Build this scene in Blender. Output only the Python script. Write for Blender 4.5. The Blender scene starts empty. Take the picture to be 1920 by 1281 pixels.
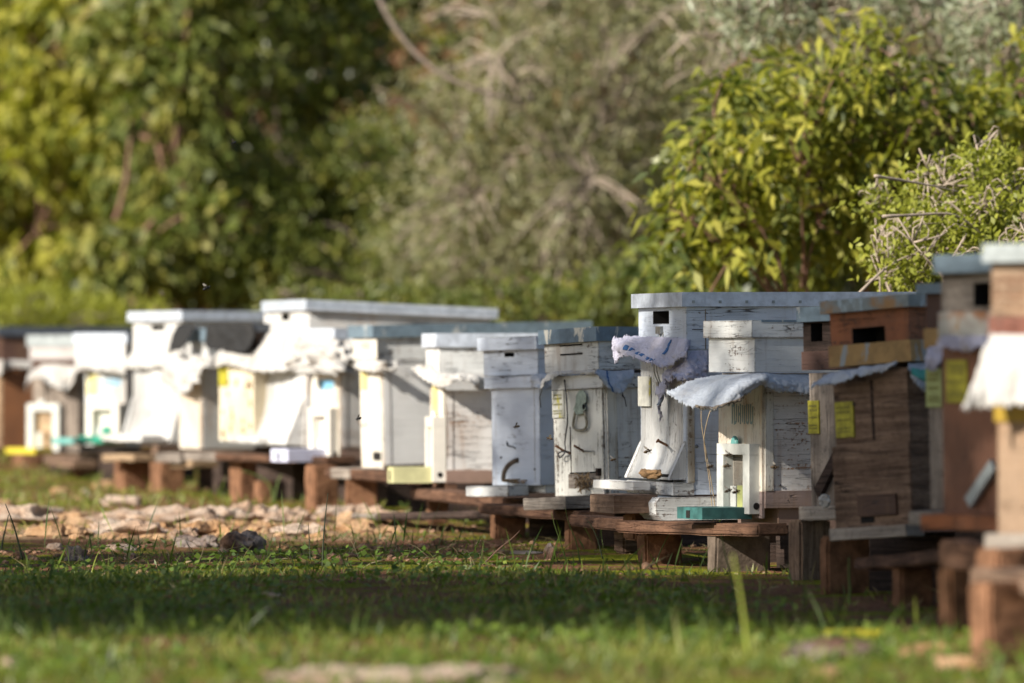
import bpy, bmesh, math, random
import numpy as np
from mathutils import Vector, Matrix, noise as mn

random.seed(7)
RNG = np.random.default_rng(11)
SC = bpy.context.scene
COL = SC.collection
R = math.radians

# ------------------------------------------------------------------ camera
F = 200.0 / 36.0 * 1920.0          # focal length in pixels of the 1920 wide photograph
CX, HY = 960.0, 694.0              # principal column and horizon row
CAMZ = 0.42
cam_d = bpy.data.cameras.new('camera')
cam = bpy.data.objects.new('camera', cam_d)
COL.objects.link(cam)
cam.location = (0, 0, CAMZ)
cam.rotation_euler = (R(90), 0, 0)
cam_d.lens = 200
cam_d.sensor_width = 36
cam_d.shift_y = (HY - 640.5) / 1920.0
cam_d.clip_start = 0.1
cam_d.clip_end = 400
cam_d.dof.use_dof = True
cam_d.dof.focus_distance = 12.35
cam_d.dof.aperture_fstop = 4.5
SC.camera = cam

# ------------------------------------------------------------------ light
SUN = Vector((-0.69, -0.52, 0.50)).normalized()       # towards the sun
EL = math.asin(SUN.z)
AZ = math.atan2(SUN.x, SUN.y)
w = bpy.data.worlds.new('World')
SC.world = w
w.use_nodes = True
wn = w.node_tree
sky = wn.nodes.new('ShaderNodeTexSky')
sky.sky_type = 'NISHITA'
sky.sun_disc = False
sky.sun_elevation = EL
sky.sun_rotation = AZ % (2 * math.pi)
bg = wn.nodes['Background']
bg.inputs['Strength'].default_value = 0.062
wn.links.new(sky.outputs[0], bg.inputs[0])
sd = bpy.data.lights.new('sun', 'SUN')
sd.energy = 5.0
sd.angle = R(0.53)
sd.color = (1.0, 0.93, 0.82)
sun = bpy.data.objects.new('sun', sd)
COL.objects.link(sun)
sun.rotation_euler = SUN.to_track_quat('Z', 'Y').to_euler()
sun.location = SUN * 30
SC.view_settings.view_transform = 'Standard'
SC.view_settings.look = 'None'
SC.view_settings.exposure = 0.74
SC.view_settings.gamma = 1
SC.cycles.use_denoising = True
SC.cycles.max_bounces = 6
SC.cycles.transparent_max_bounces = 4

# ------------------------------------------------------------------ node helpers
def new_mat(name):
    m = bpy.data.materials.new(name)
    m.use_nodes = True
    nt = m.node_tree
    return m, nt, nt.nodes['Principled BSDF']

def nd(nt, typ, ins=None, **props):
    n = nt.nodes.new(typ)
    for k, v in props.items():
        setattr(n, k, v)
    for k, v in (ins or {}).items():
        if isinstance(v, bpy.types.NodeSocket):
            nt.links.new(v, n.inputs[k])
        else:
            n.inputs[k].default_value = v
    return n

def c4(c):
    return (c[0], c[1], c[2], 1.0)

def coords(nt, scale=(1, 1, 1)):
    tc = nd(nt, 'ShaderNodeTexCoord')
    oi = nd(nt, 'ShaderNodeObjectInfo')
    mul = nd(nt, 'ShaderNodeMath', {0: oi.outputs['Random'], 1: 17.3}, operation='MULTIPLY')
    add = nd(nt, 'ShaderNodeVectorMath', {0: tc.outputs['Object'], 1: mul.outputs[0]}, operation='ADD')
    mp = nd(nt, 'ShaderNodeMapping', {'Vector': add.outputs[0], 'Scale': scale})
    return add.outputs[0], mp.outputs[0]

def noise(nt, vec, scale, detail=4, rough=0.55, dist=0.0):
    return nd(nt, 'ShaderNodeTexNoise', {'Vector': vec, 'Scale': scale, 'Detail': detail, 'Roughness': rough, 'Distortion': dist}).outputs[0]

def math_n(nt, op, a, b=0.0, c=None, clamp=False):
    ins = {0: a, 1: b}
    if c is not None:
        ins[2] = c
    return nd(nt, 'ShaderNodeMath', ins, operation=op, use_clamp=clamp).outputs[0]

def smooth(nt, v, lo, hi, a=0.0, b=1.0):
    return nd(nt, 'ShaderNodeMapRange', {'Value': v, 'From Min': lo, 'From Max': hi, 'To Min': a, 'To Max': b}, interpolation_type='SMOOTHSTEP').outputs[0]

def mixc(nt, f, a, b, mode='MIX'):
    n = nd(nt, 'ShaderNodeMix', data_type='RGBA', blend_type=mode)
    for sock, v in ((n.inputs[0], f), (n.inputs[6], a), (n.inputs[7], b)):
        if isinstance(v, bpy.types.NodeSocket):
            nt.links.new(v, sock)
        else:
            sock.default_value = c4(v) if isinstance(v, (tuple, list)) and len(v) == 3 else v
    return n.outputs[2]

def bump(nt, bsdf, h, dist=0.003, strength=0.6):
    b = nd(nt, 'ShaderNodeBump', {'Height': h, 'Distance': dist, 'Strength': strength})
    nt.links.new(b.outputs[0], bsdf.inputs['Normal'])

def grain_scale(axis):
    return (3, 3, 70) if axis == 'h' else (60, 60, 3)

def painted(name, paint, wood, wear=0.5, axis='h', dirt=0.3, dirtcol=(0.2, 0.12, 0.06), rough=0.55, cracks=0.9, fine=0.25):
    """oil paint over boards: chips and flakes along the grain, hairline cracks, grime, drip marks"""
    m, nt, b = new_mat(name)
    v, g = coords(nt, (6, 6, 150) if axis == 'h' else (130, 130, 6))
    g2 = nd(nt, 'ShaderNodeMapping', {'Vector': v, 'Scale': (4, 4, 45) if axis == 'h' else (40, 40, 4)}).outputs[0]
    n1 = noise(nt, g, 1.0, 6, 0.65)
    n2 = noise(nt, v, 8.0, 5, 0.6)
    n3 = noise(nt, v, 120.0, 4, 0.6)
    n6 = noise(nt, g2, 1.0, 5, 0.6, 0.4)
    s = math_n(nt, 'ADD', math_n(nt, 'ADD', math_n(nt, 'MULTIPLY', n1, 0.30), math_n(nt, 'MULTIPLY', n6, 0.2)), math_n(nt, 'ADD', math_n(nt, 'MULTIPLY', n2, 0.5 - fine), math_n(nt, 'MULTIPLY', n3, fine)))
    bv = nd(nt, 'ShaderNodeBevel', {'Radius': 0.009}, samples=4)
    ge = nd(nt, 'ShaderNodeNewGeometry')
    dt = nd(nt, 'ShaderNodeVectorMath', {0: bv.outputs[0], 1: ge.outputs['Normal']}, operation='DOT_PRODUCT').outputs['Value']
    s = math_n(nt, 'ADD', s, math_n(nt, 'MULTIPLY', math_n(nt, 'SUBTRACT', 1.0, dt, None, True), 0.22))
    thr = 0.655 - 0.15 * wear
    mask = smooth(nt, s, thr, thr + 0.03, 0.0, 0.92)
    wv = mixc(nt, n1, tuple(c * 0.4 for c in wood), tuple(c * 1.4 for c in wood))
    soft = mixc(nt, smooth(nt, n2, 0.35, 0.7), paint, tuple(c * 0.84 for c in paint))
    soft = mixc(nt, smooth(nt, n1, 0.45, 0.75, 0.0, 0.35), soft, tuple(c * 0.72 for c in paint))
    base = mixc(nt, mask, soft, wv)
    n4 = noise(nt, v, 3.2, 6, 0.65)
    drip = noise(nt, nd(nt, 'ShaderNodeMapping', {'Vector': v, 'Scale': (45, 45, 4)}).outputs[0], 1.0, 4, 0.6)
    base = mixc(nt, smooth(nt, n4, 0.45, 0.75, 0.0, dirt), base, dirtcol)
    base = mixc(nt, smooth(nt, math_n(nt, 'MULTIPLY', drip, math_n(nt, 'ADD', n4, 0.5)), 0.56, 0.75, 0.0, dirt * 0.9), base, dirtcol)
    ck = None
    for mp_, sc, wd, md in ((g2, 0.55, 0.0045, 0.53), (g, 0.7, 0.006, 0.5)):
        n5 = noise(nt, mp_, sc, 3, 0.5, 0.25)
        line = math_n(nt, 'ABSOLUTE', math_n(nt, 'SUBTRACT', n5, md))
        c_ = math_n(nt, 'MULTIPLY', smooth(nt, line, 0.0, wd, 1.0, 0.0), smooth(nt, n2, 0.42, 0.58, 0.0, cracks * (1 if mp_ is g2 else min(1, wear * 1.3))))
        ck = c_ if ck is None else math_n(nt, 'MAXIMUM', ck, c_)
    base = mixc(nt, ck, base, (0.035, 0.028, 0.024))
    nt.links.new(base, b.inputs['Base Color'])
    b.inputs['Roughness'].default_value = rough
    b.inputs['Specular IOR Level'].default_value = 0.3
    h = math_n(nt, 'SUBTRACT', math_n(nt, 'ADD', math_n(nt, 'MULTIPLY', n1, 0.5), math_n(nt, 'MULTIPLY', n3, 0.3)), math_n(nt, 'ADD', math_n(nt, 'MULTIPLY', mask, 0.4), ck))
    bump(nt, b, h, 0.003, 0.8)
    return m

def raw_wood(name, c1, c2, axis='h', scale=1.0, stain=(0.03, 0.02, 0.015), st=0.6):
    m, nt, b = new_mat(name)
    v, g = coords(nt, (5, 5, 110) if axis == 'h' else (90, 90, 5))
    n1 = noise(nt, g, 1.0, 8, 0.72, 0.3)
    n2 = noise(nt, v, 7.0, 6, 0.65)
    n3 = noise(nt, v, 90.0, 4, 0.65)
    n5 = noise(nt, g, 0.35, 3, 0.5, 0.3)
    base = mixc(nt, smooth(nt, n1, 0.32, 0.68), tuple(c * .75 for c in c1), c2)
    base = mixc(nt, smooth(nt, n2, 0.42, 0.72, 0, st), base, stain)
    base = mixc(nt, smooth(nt, noise(nt, v, 4.0, 5, 0.6), 0.5, 0.75, 0, .4), base, tuple(min(1, c * 1.5) for c in c2))
    base = mixc(nt, smooth(nt, n3, 0.5, 0.75, 0, 0.6), base, tuple(c * 0.4 for c in c1))
    ck = smooth(nt, math_n(nt, 'ABSOLUTE', math_n(nt, 'SUBTRACT', n5, 0.52)), 0.0, 0.008, 0.85, 0.0)
    base = mixc(nt, math_n(nt, 'MULTIPLY', ck, smooth(nt, n2, .45, .6)), base, (0.012, 0.009, 0.007))
    nt.links.new(base, b.inputs['Base Color'])
    b.inputs['Roughness'].default_value = 0.85
    b.inputs['Specular IOR Level'].default_value = 0.2
    bump(nt, b, math_n(nt, 'SUBTRACT', math_n(nt, 'ADD', n1, math_n(nt, 'MULTIPLY', n3, 0.5)), ck), 0.005, 0.9)
    return m

def metal_sheet(name, base_c, patch, rust, patchy=0.5, rusty=0.3):
    m, nt, b = new_mat(name)
    v, g = coords(nt, (14, 14, 5))
    n1 = noise(nt, g, 1.0, 6, 0.65, 0.4)
    n2 = noise(nt, v, 7.0, 5, 0.6)
    n3 = noise(nt, v, 40.0, 4, 0.6)
    t = 0.74 - 0.26 * patchy
    base = mixc(nt, smooth(nt, n3, 0.3, 0.7), base_c, tuple(c * 0.7 for c in base_c))
    base = mixc(nt, smooth(nt, n1, t, t + 0.03), base, patch)
    t = 0.74 - 0.3 * rusty
    base = mixc(nt, smooth(nt, n2, t, t + 0.12), base, rust)
    nt.links.new(base, b.inputs['Base Color'])
    b.inputs['Roughness'].default_value = 0.55
    b.inputs['Metallic'].default_value = 0.15
    bump(nt, b, math_n(nt, 'ADD', n2, math_n(nt, 'MULTIPLY', n1, 0.5)), 0.004, 0.4)
    return m

def cloth_mat(name, c, dirt=(0.3, 0.22, 0.14), weave=900.0, dirty=0.25):
    m, nt, b = new_mat(name)
    v, g = coords(nt)
    n2 = noise(nt, v, 12.0, 5, 0.6)
    n3 = noise(nt, v, 160.0, 3, 0.6)
    base = mixc(nt, smooth(nt, n3, 0.3, 0.7), tuple(x * 0.86 for x in c), c)
    base = mixc(nt, smooth(nt, n2, 0.5, 0.75, 0, dirty), base, dirt)
    nt.links.new(base, b.inputs['Base Color'])
    b.inputs['Roughness'].default_value = 0.75
    b.inputs['Specular IOR Level'].default_value = 0.25
    wv = nd(nt, 'ShaderNodeTexWave', {'Vector': v, 'Scale': weave / 6.283, 'Distortion': 2.0}, wave_type='BANDS', bands_direction='DIAGONAL').outputs[1]
    bump(nt, b, math_n(nt, 'ADD', math_n(nt, 'MULTIPLY', wv, 0.3), n3), 0.002, 0.5)
    tr = nd(nt, 'ShaderNodeBsdfTranslucent', {'Color': base})
    mx = nd(nt, 'ShaderNodeMixShader', {0: 0.25, 1: b.outputs[0], 2: tr.outputs[0]})
    nt.links.new(mx.outputs[0], nt.nodes['Material Output'].inputs[0])
    return m

def plain(name, c, rough=0.5, metal=0.0, var=0.25, scale=30.0, bmp=0.0, spec=0.4):
    m, nt, b = new_mat(name)
    v, g = coords(nt)
    n = noise(nt, v, scale, 5, 0.6)
    nt.links.new(mixc(nt, smooth(nt, n, 0.3, 0.72), c, tuple(x * (1 - var) for x in c)), b.inputs['Base Color'])
    b.inputs['Roughness'].default_value = rough
    b.inputs['Metallic'].default_value = metal
    b.inputs['Specular IOR Level'].default_value = spec
    if bmp:
        bump(nt, b, n, bmp, 0.7)
    return m

def stone_mat(name, c1, c2, pit):
    m, nt, b = new_mat(name)
    v, g = coords(nt)
    n1 = noise(nt, v, 9.0, 8, 0.68, 0.3)
    n2 = noise(nt, v, 55.0, 6, 0.65)
    vo = nd(nt, 'ShaderNodeTexVoronoi', {'Vector': v, 'Scale': 28.0}).outputs[0]
    base = mixc(nt, smooth(nt, n1, 0.38, 0.62), c1, c2)
    base = mixc(nt, smooth(nt, math_n(nt, 'ADD', n2, math_n(nt, 'MULTIPLY', vo, -0.35)), 0.38, 0.62, 0.0, 0.75), base, pit)
    nt.links.new(base, b.inputs['Base Color'])
    b.inputs['Roughness'].default_value = 0.9
    b.inputs['Specular IOR Level'].default_value = 0.15
    bump(nt, b, math_n(nt, 'ADD', n1, n2), 0.02, 0.9)
    return m

def leaf_mat(name, cols, trans=0.35, rough=0.45, spec=0.35):
    m, nt, b = new_mat(name)
    at = nd(nt, 'ShaderNodeAttribute', attribute_name='rnd')
    cr = nd(nt, 'ShaderNodeValToRGB', {0: at.outputs['Fac']})
    els = cr.color_ramp.elements
    while len(els) < len(cols):
        els.new(0.5)
    for i, c in enumerate(cols):
        els[i].position = i / (len(cols) - 1)
        els[i].color = c4(c)
    nt.links.new(cr.outputs[0], b.inputs['Base Color'])
    b.inputs['Roughness'].default_value = rough
    b.inputs['Specular IOR Level'].default_value = spec
    tcol = mixc(nt, 1.0, cr.outputs[0], (1.2, 1.25, 0.6), 'MULTIPLY')
    tr = nd(nt, 'ShaderNodeBsdfTranslucent', {'Color': tcol})
    mx = nd(nt, 'ShaderNodeMixShader', {0: trans, 1: b.outputs[0], 2: tr.outputs[0]})
    nt.links.new(mx.outputs[0], nt.nodes['Material Output'].inputs[0])
    return m

M = {}
M['white'] = painted('white_paint', (0.72, 0.71, 0.69), (0.2, 0.15, 0.12), 0.45, 'h', 0.38)
M['white_shade_tint'] = painted('white_paint_shade_tint', (0.63, 0.695, 0.80), (0.2, 0.18, 0.17), 0.45, 'h', 0.3, (0.3, 0.27, 0.25))  # white paint whose blue imitates the tint of open shade
M['white_worn'] = painted('worn_white_paint', (0.70, 0.71, 0.70), (0.17, 0.135, 0.115), 0.72, 'h', 0.45)
M['white_v'] = painted('white_paint_upright_grain', (0.72, 0.72, 0.71), (0.15, 0.12, 0.10), 0.55, 'v', 0.35)
M['white_worn_v'] = painted('worn_white_paint_upright', (0.71, 0.70, 0.65), (0.17, 0.13, 0.10), 0.70, 'v', 0.55, (0.28, 0.2, 0.11))
M['cream'] = painted('cream_paint', (0.74, 0.65, 0.48), (0.3, 0.19, 0.1), 0.42, 'v', 0.35, (0.35, 0.2, 0.09))
M['cream_white'] = painted('cream_white_paint', (0.79, 0.75, 0.66), (0.34, 0.2, 0.1), 0.55, 'v', 0.5, (0.45, 0.25, 0.11))
M['grey_side'] = painted('pale_grey_paint', (0.70, 0.70, 0.69), (0.35, 0.24, 0.16), 0.2, 'h', 0.5, (0.42, 0.28, 0.17))
M['peeled'] = painted('peeling_white_paint', (0.72, 0.70, 0.68), (0.33, 0.19, 0.11), 0.72, 'h', 0.4, (0.36, 0.22, 0.13), fine=0.3)
M['mauve_white'] = painted('greyed_white_paint', (0.50, 0.46, 0.45), (0.25, 0.17, 0.12), 0.4, 'h', 0.4)
M['base_brown'] = painted('faded_brown_paint', (0.30, 0.20, 0.16), (0.25, 0.15, 0.09), 0.3, 'h', 0.3)
M['mauve'] = painted('faded_mauve_paint', (0.27, 0.21, 0.20), (0.25, 0.16, 0.1), 0.25, 'h', 0.3)
M['wood_grey'] = raw_wood('weathered_grey_wood', (0.24, 0.20, 0.17), (0.40, 0.35, 0.30))
M['wood_grey_v'] = raw_wood('weathered_grey_wood_upright', (0.22, 0.18, 0.15), (0.38, 0.32, 0.27), 'v')
M['wood_brown'] = raw_wood('weathered_brown_wood', (0.15, 0.09, 0.06), (0.30, 0.20, 0.14))
M['wood_brown_v'] = raw_wood('weathered_brown_wood_upright', (0.15, 0.095, 0.065), (0.30, 0.21, 0.15), 'v')
M['wood_rust'] = raw_wood('rust_brown_wood', (0.085, 0.042, 0.027), (0.185, 0.10, 0.062), st=0.7)
M['wood_mottle'] = painted('mottled_brown_boards', (0.20, 0.135, 0.105), (0.09, 0.055, 0.04), 0.75, 'h', 0.75, (0.075, 0.045, 0.033))
M['wood_mottle_red'] = painted('mottled_red_brown_boards', (0.25, 0.115, 0.07), (0.13, 0.06, 0.04), 0.5, 'v', 0.7, (0.10, 0.055, 0.04))
M['wood_mottle_tan'] = painted('mottled_tan_boards', (0.30, 0.205, 0.135), (0.18, 0.10, 0.06), 0.7, 'h', 0.55, (0.33, 0.19, 0.1))
M['wood_tan'] = raw_wood('bare_tan_wood', (0.36, 0.24, 0.14), (0.55, 0.40, 0.26), st=0.25)
M['wood_dark'] = raw_wood('dark_wood', (0.035, 0.025, 0.02), (0.09, 0.06, 0.05))
M['wood_redbrown'] = raw_wood('red_brown_wood', (0.17, 0.07, 0.042), (0.30, 0.14, 0.08), 'v')
M['orange_brown'] = painted('orange_brown_paint', (0.34, 0.12, 0.05), (0.12, 0.06, 0.04), 0.8, 'h', 0.8, (0.1, 0.05, 0.03))
M['dark_brown'] = painted('dark_brown_paint', (0.085, 0.045, 0.035), (0.16, 0.08, 0.05), 0.35, 'h', 0.3)
M['brown_side'] = painted('brown_paint', (0.17, 0.075, 0.035), (0.2, 0.1, 0.05), 0.35, 'h', 0.4, (0.28, 0.12, 0.05))
M['ochre'] = metal_sheet('ochre_band_paint', (0.36, 0.22, 0.08), (0.27, 0.29, 0.30), (0.20, 0.08, 0.03), 0.7, 0.75)
M['rust_white'] = metal_sheet('rust_stained_band', (0.50, 0.49, 0.45), (0.40, 0.24, 0.11), (0.34, 0.14, 0.05), 0.6, 0.65)
M['red_band'] = painted('red_brown_band', (0.20, 0.07, 0.045), (0.12, 0.07, 0.05), 0.6, 'h', 0.6, (0.09, 0.05, 0.04))
M['lid_blue'] = metal_sheet('blue_grey_lid_paint', (0.17, 0.24, 0.31), (0.60, 0.58, 0.52), (0.42, 0.28, 0.17), 0.72, 0.15)
M['lid_blue_plain'] = metal_sheet('plain_blue_grey_lid', (0.18, 0.25, 0.31), (0.40, 0.42, 0.42), (0.3, 0.24, 0.17), 0.55, 0.2)
M['lid_white_shade_tint'] = metal_sheet('white_lid_shade_tint', (0.64, 0.70, 0.80), (0.50, 0.55, 0.63), (0.4, 0.34, 0.28), 0.4, 0.1)  # blue of the shade mixed into the white lid colour
M['lid_rust'] = metal_sheet('rusty_blue_lid', (0.24, 0.28, 0.29), (0.32, 0.40, 0.46), (0.33, 0.18, 0.07), 0.75, 0.85)
M['lid_dark'] = metal_sheet('dark_lid', (0.065, 0.08, 0.105), (0.2, 0.22, 0.25), (0.15, 0.1, 0.07), 0.3, 0.1)
M['lid_pale'] = metal_sheet('pale_grey_lid', (0.36, 0.40, 0.41), (0.46, 0.48, 0.48), (0.4, 0.33, 0.26), 0.4, 0.15)
M['cloth_white'] = cloth_mat('white_sack_cloth', (0.70, 0.68, 0.65), dirty=.45)
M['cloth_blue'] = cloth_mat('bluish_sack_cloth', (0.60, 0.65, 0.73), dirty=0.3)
M['cloth_lilac'] = cloth_mat('lilac_sack_cloth', (0.64, 0.63, 0.76), dirty=0.3)
M['cloth_black'] = cloth_mat('black_felt', (0.035, 0.035, 0.036), (0.08, 0.07, 0.06), 300)
M['cloth_print'] = plain('blue_print', (0.05, 0.15, 0.36), 0.7)
M['cloth_green'] = plain('green_print', (0.10, 0.42, 0.34), 0.7)
M['cloth_fray'] = plain('frayed_brown_hem', (0.27, 0.22, 0.17), 0.9, 0, 0.5, 150, 0.004)
M['plastic'] = plain('white_plastic', (0.68, 0.69, 0.65), 0.45, 0, 0.32, 22, 0.0008)
M['plastic_cream'] = plain('cream_plastic', (0.78, 0.74, 0.66), 0.4, 0, 0.1, 20)
M['teal'] = plain('teal_plastic', (0.05, 0.155, 0.15), 0.5, 0, 0.5, 40)
M['turquoise'] = plain('turquoise_plastic', (0.16, 0.42, 0.39), 0.4, 0, 0.15, 25)
M['green_plastic'] = plain('green_plastic', (0.02, 0.30, 0.20), 0.4, 0, 0.15, 25)
M['yellow_plastic'] = plain('yellow_plastic', (0.66, 0.55, 0.04), 0.4, 0, 0.15, 25)
M['yellow_ochre'] = plain('ochre_yellow_paint', (0.40, 0.26, 0.02), 0.5, 0, 0.4, 30)
M['pale_yellow'] = plain('pale_yellow_plastic', (0.62, 0.60, 0.33), 0.45, 0, 0.2, 25)
M['lime'] = plain('lime_plastic', (0.42, 0.44, 0.17), 0.45, 0, 0.2, 60)
M['violet_white'] = plain('bluish_white_plastic', (0.66, 0.68, 0.86), 0.45, 0, 0.15, 25)
M['tag'] = plain('yellow_tag_plastic', (0.50, 0.45, 0.04), 0.5, 0, 0.5, 60)
M['tag_green'] = plain('faded_green_tag', (0.40, 0.45, 0.17), 0.5, 0, 0.3, 45)
M['tag_pale'] = plain('bleached_tag_plastic', (0.74, 0.66, 0.30), 0.45, 0, 0.25, 45)
M['tag_worn'] = metal_sheet('flaked_white_tag', (0.70, 0.69, 0.62), (0.52, 0.47, 0.10), (0.4, 0.36, 0.1), 0.75, 0.1)
M['ink'] = plain('faded_ink', (0.22, 0.20, 0.05), 0.7)
M['ink_teal'] = plain('teal_stencil', (0.26, 0.34, 0.34), 0.7)
M['ink_blue'] = plain('light_blue_paint', (0.22, 0.50, 0.72), 0.7)
M['black'] = plain('recess_shade_black', (0.012, 0.010, 0.009), 0.9)  # black painted in to imitate shade inside slots and openings
M['iron'] = plain('dark_iron', (0.10, 0.10, 0.11), 0.45, 0.7, 0.4, 80)
M['zinc'] = plain('dull_zinc', (0.35, 0.36, 0.36), 0.4, 0.7, 0.4, 80)
M['rust'] = plain('rusted_iron', (0.25, 0.12, 0.06), 0.7, 0.3, 0.4, 120)
M['pale_paint_metal'] = plain('paint_splashed_metal', (0.40, 0.36, 0.27), 0.5, 0.2, 0.6, 90)
M['pale_green_metal'] = plain('pale_green_enamel', (0.42, 0.50, 0.42), 0.5, 0.1, 0.5, 90)
M['mud'] = plain('dried_mud', (0.21, 0.125, 0.06), 0.95, 0, 0.5, 60, 0.006)
M['nest'] = plain('dry_nest', (0.33, 0.23, 0.13), 0.95, 0, 0.5, 120, 0.005)
M['block_rust'] = plain('rust_brown_block', (0.27, 0.14, 0.08), 0.95, 0, 0.6, 28, 0.010, 0.1)
M['block_grey'] = plain('grey_brown_block', (0.15, 0.115, 0.09), 0.95, 0, 0.45, 35, 0.006, 0.1)
M['limestone'] = stone_mat('pale_limestone', (0.54, 0.43, 0.34), (0.44, 0.30, 0.21), (0.18, 0.10, 0.06))
M['limestone_orange'] = stone_mat('orange_limestone', (0.52, 0.34, 0.20), (0.42, 0.24, 0.12), (0.2, 0.1, 0.05))
M['limestone_dark'] = stone_mat('dark_pitted_stone', (0.30, 0.25, 0.22), (0.16, 0.09, 0.06), (0.06, 0.04, 0.03))
M['pebble'] = stone_mat('brown_pebble', (0.36, 0.22, 0.14), (0.22, 0.12, 0.07), (0.12, 0.06, 0.035))
M['bark'] = plain('grey_brown_bark', (0.20, 0.16, 0.13), 0.95, 0, 0.5, 30, 0.01, 0.1)
M['bark_red'] = plain('red_brown_bark', (0.26, 0.15, 0.11), 0.9, 0, 0.4, 30, 0.005, 0.15)
M['bark_pale'] = plain('pale_dry_bark', (0.44, 0.36, 0.29), 0.95, 0, 0.35, 30, 0.004, 0.1)
M['bee_body'] = plain('bee_body_brown', (0.085, 0.05, 0.02), 0.6, 0, 0.7, 300)
M['bee_dark'] = plain('bee_body_black', (0.012, 0.011, 0.012), 0.6, 0, 0.3, 300)
M['bee_wing'] = plain('bee_wing_film', (0.22, 0.20, 0.17), 0.35)
M['straw'] = plain('dry_straw', (0.34, 0.26, 0.16), 0.9, 0, 0.4, 60)

L_YEL = leaf_mat('yellow_green_leaves', [(0.06, 0.085, 0.014), (0.15, 0.17, 0.022), (0.30, 0.30, 0.04), (0.45, 0.42, 0.08)], 0.42, .5, .3)
L_GRN = leaf_mat('mid_green_leaves', [(0.055, 0.075, 0.014), (0.10, 0.13, 0.024), (0.16, 0.18, 0.04), (0.30, 0.28, 0.06)], 0.35)
L_DRK = leaf_mat('dark_green_leaves', [(0.04, 0.06, 0.014), (0.075, 0.105, 0.02), (0.14, 0.17, 0.035), (0.26, 0.28, 0.06)], 0.35, .38, .5)
L_OLV = leaf_mat('olive_grey_leaves', [(0.10, 0.10, 0.04), (0.17, 0.17, 0.075), (0.25, 0.25, 0.13), (0.32, 0.30, 0.15)], 0.3)
L_SLV = leaf_mat('silvery_olive_leaves', [(0.14, 0.16, 0.08), (0.25, 0.28, 0.17), (0.38, 0.41, 0.30)], 0.3)
L_LIM = leaf_mat('fine_lime_leaves', [(0.14, 0.16, 0.02), (0.26, 0.28, 0.035), (0.36, 0.37, 0.06)], 0.4)
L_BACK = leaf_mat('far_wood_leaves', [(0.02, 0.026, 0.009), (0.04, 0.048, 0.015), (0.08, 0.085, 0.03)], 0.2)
L_GRASS = leaf_mat('grass_blades', [(0.03, 0.06, 0.012), (0.065, 0.11, 0.018), (0.13, 0.18, 0.025), (0.28, 0.28, 0.07)], 0.35)
L_CLOV = leaf_mat('clover_leaves', [(0.06, 0.11, 0.018), (0.12, 0.19, 0.028), (0.22, 0.28, 0.045)], 0.4)
L_DRYG = leaf_mat('dry_grass_blades', [(0.20, 0.15, 0.08), (0.34, 0.27, 0.15), (0.45, 0.38, 0.22)], 0.3)

# ------------------------------------------------------------------ object helpers
def tag(o, label=None, cat=None, group=None, kind=None):
    if label: o['label'] = label
    if cat: o['category'] = cat
    if group: o['group'] = group
    if kind: o['kind'] = kind
    return o

def mesh_obj(name, verts, faces, mat, parent=None, smooth_shade=False):
    me = bpy.data.meshes.new(name)
    me.from_pydata([tuple(v) for v in verts], [], faces)
    me.update()
    return link_mesh(name, me, mat, parent, smooth_shade)

def link_mesh(name, me, mat, parent=None, smooth_shade=False):
    mats = mat if isinstance(mat, (list, tuple)) else [mat]
    for m in mats:
        me.materials.append(m)
    if smooth_shade:
        me.polygons.foreach_set('use_smooth', [True] * len(me.polygons))
    o = bpy.data.objects.new(name, me)
    COL.objects.link(o)
    if parent:
        o.parent = parent
    return o

def bm_obj(name, bm, mat, parent=None, smooth_shade=False, bevel=0.0, jit=0.0):
    if bevel:
        es = [e for e in bm.edges if len(e.link_faces) == 2 and e.calc_face_angle(0) > 0.6]
        bmesh.ops.bevel(bm, geom=es, offset=bevel, segments=2, affect='EDGES', clamp_overlap=True)
    if jit:
        for v in bm.verts:
            v.co += Vector((random.uniform(-jit, jit), random.uniform(-jit, jit), random.uniform(-jit, jit)))
    bmesh.ops.recalc_face_normals(bm, faces=bm.faces)
    me = bpy.data.meshes.new(name)
    bm.to_mesh(me)
    bm.free()
    return link_mesh(name, me, mat, parent, smooth_shade)

def bx(bm, x0, x1, y0, y1, z0, z1, mi=0):
    vs = [bm.verts.new(c) for c in ((x0, y0, z0), (x1, y0, z0), (x1, y1, z0), (x0, y1, z0), (x0, y0, z1), (x1, y0, z1), (x1, y1, z1), (x0, y1, z1))]
    for f in ((0, 3, 2, 1), (4, 5, 6, 7), (0, 1, 5, 4), (1, 2, 6, 5), (2, 3, 7, 6), (3, 0, 4, 7)):
        fc = bm.faces.new([vs[i] for i in f])
        fc.material_index = mi
    return vs

def box(name, x0, x1, y0, y1, z0, z1, mat, parent=None, bevel=0.003, warp=0.0):
    bm = bmesh.new()
    bx(bm, min(x0, x1), max(x0, x1), min(y0, y1), max(y0, y1), min(z0, z1), max(z0, z1))
    if warp:
        bmesh.ops.subdivide_edges(bm, edges=bm.edges[:], cuts=3, use_grid_fill=True)
        sd_ = random.uniform(0, 50)
        for v in bm.verts:
            p = v.co * 9 + Vector((sd_, sd_, sd_))
            v.co += mn.noise_vector(p) * warp
    return bm_obj(name, bm, mat, parent, bevel=bevel)

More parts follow.
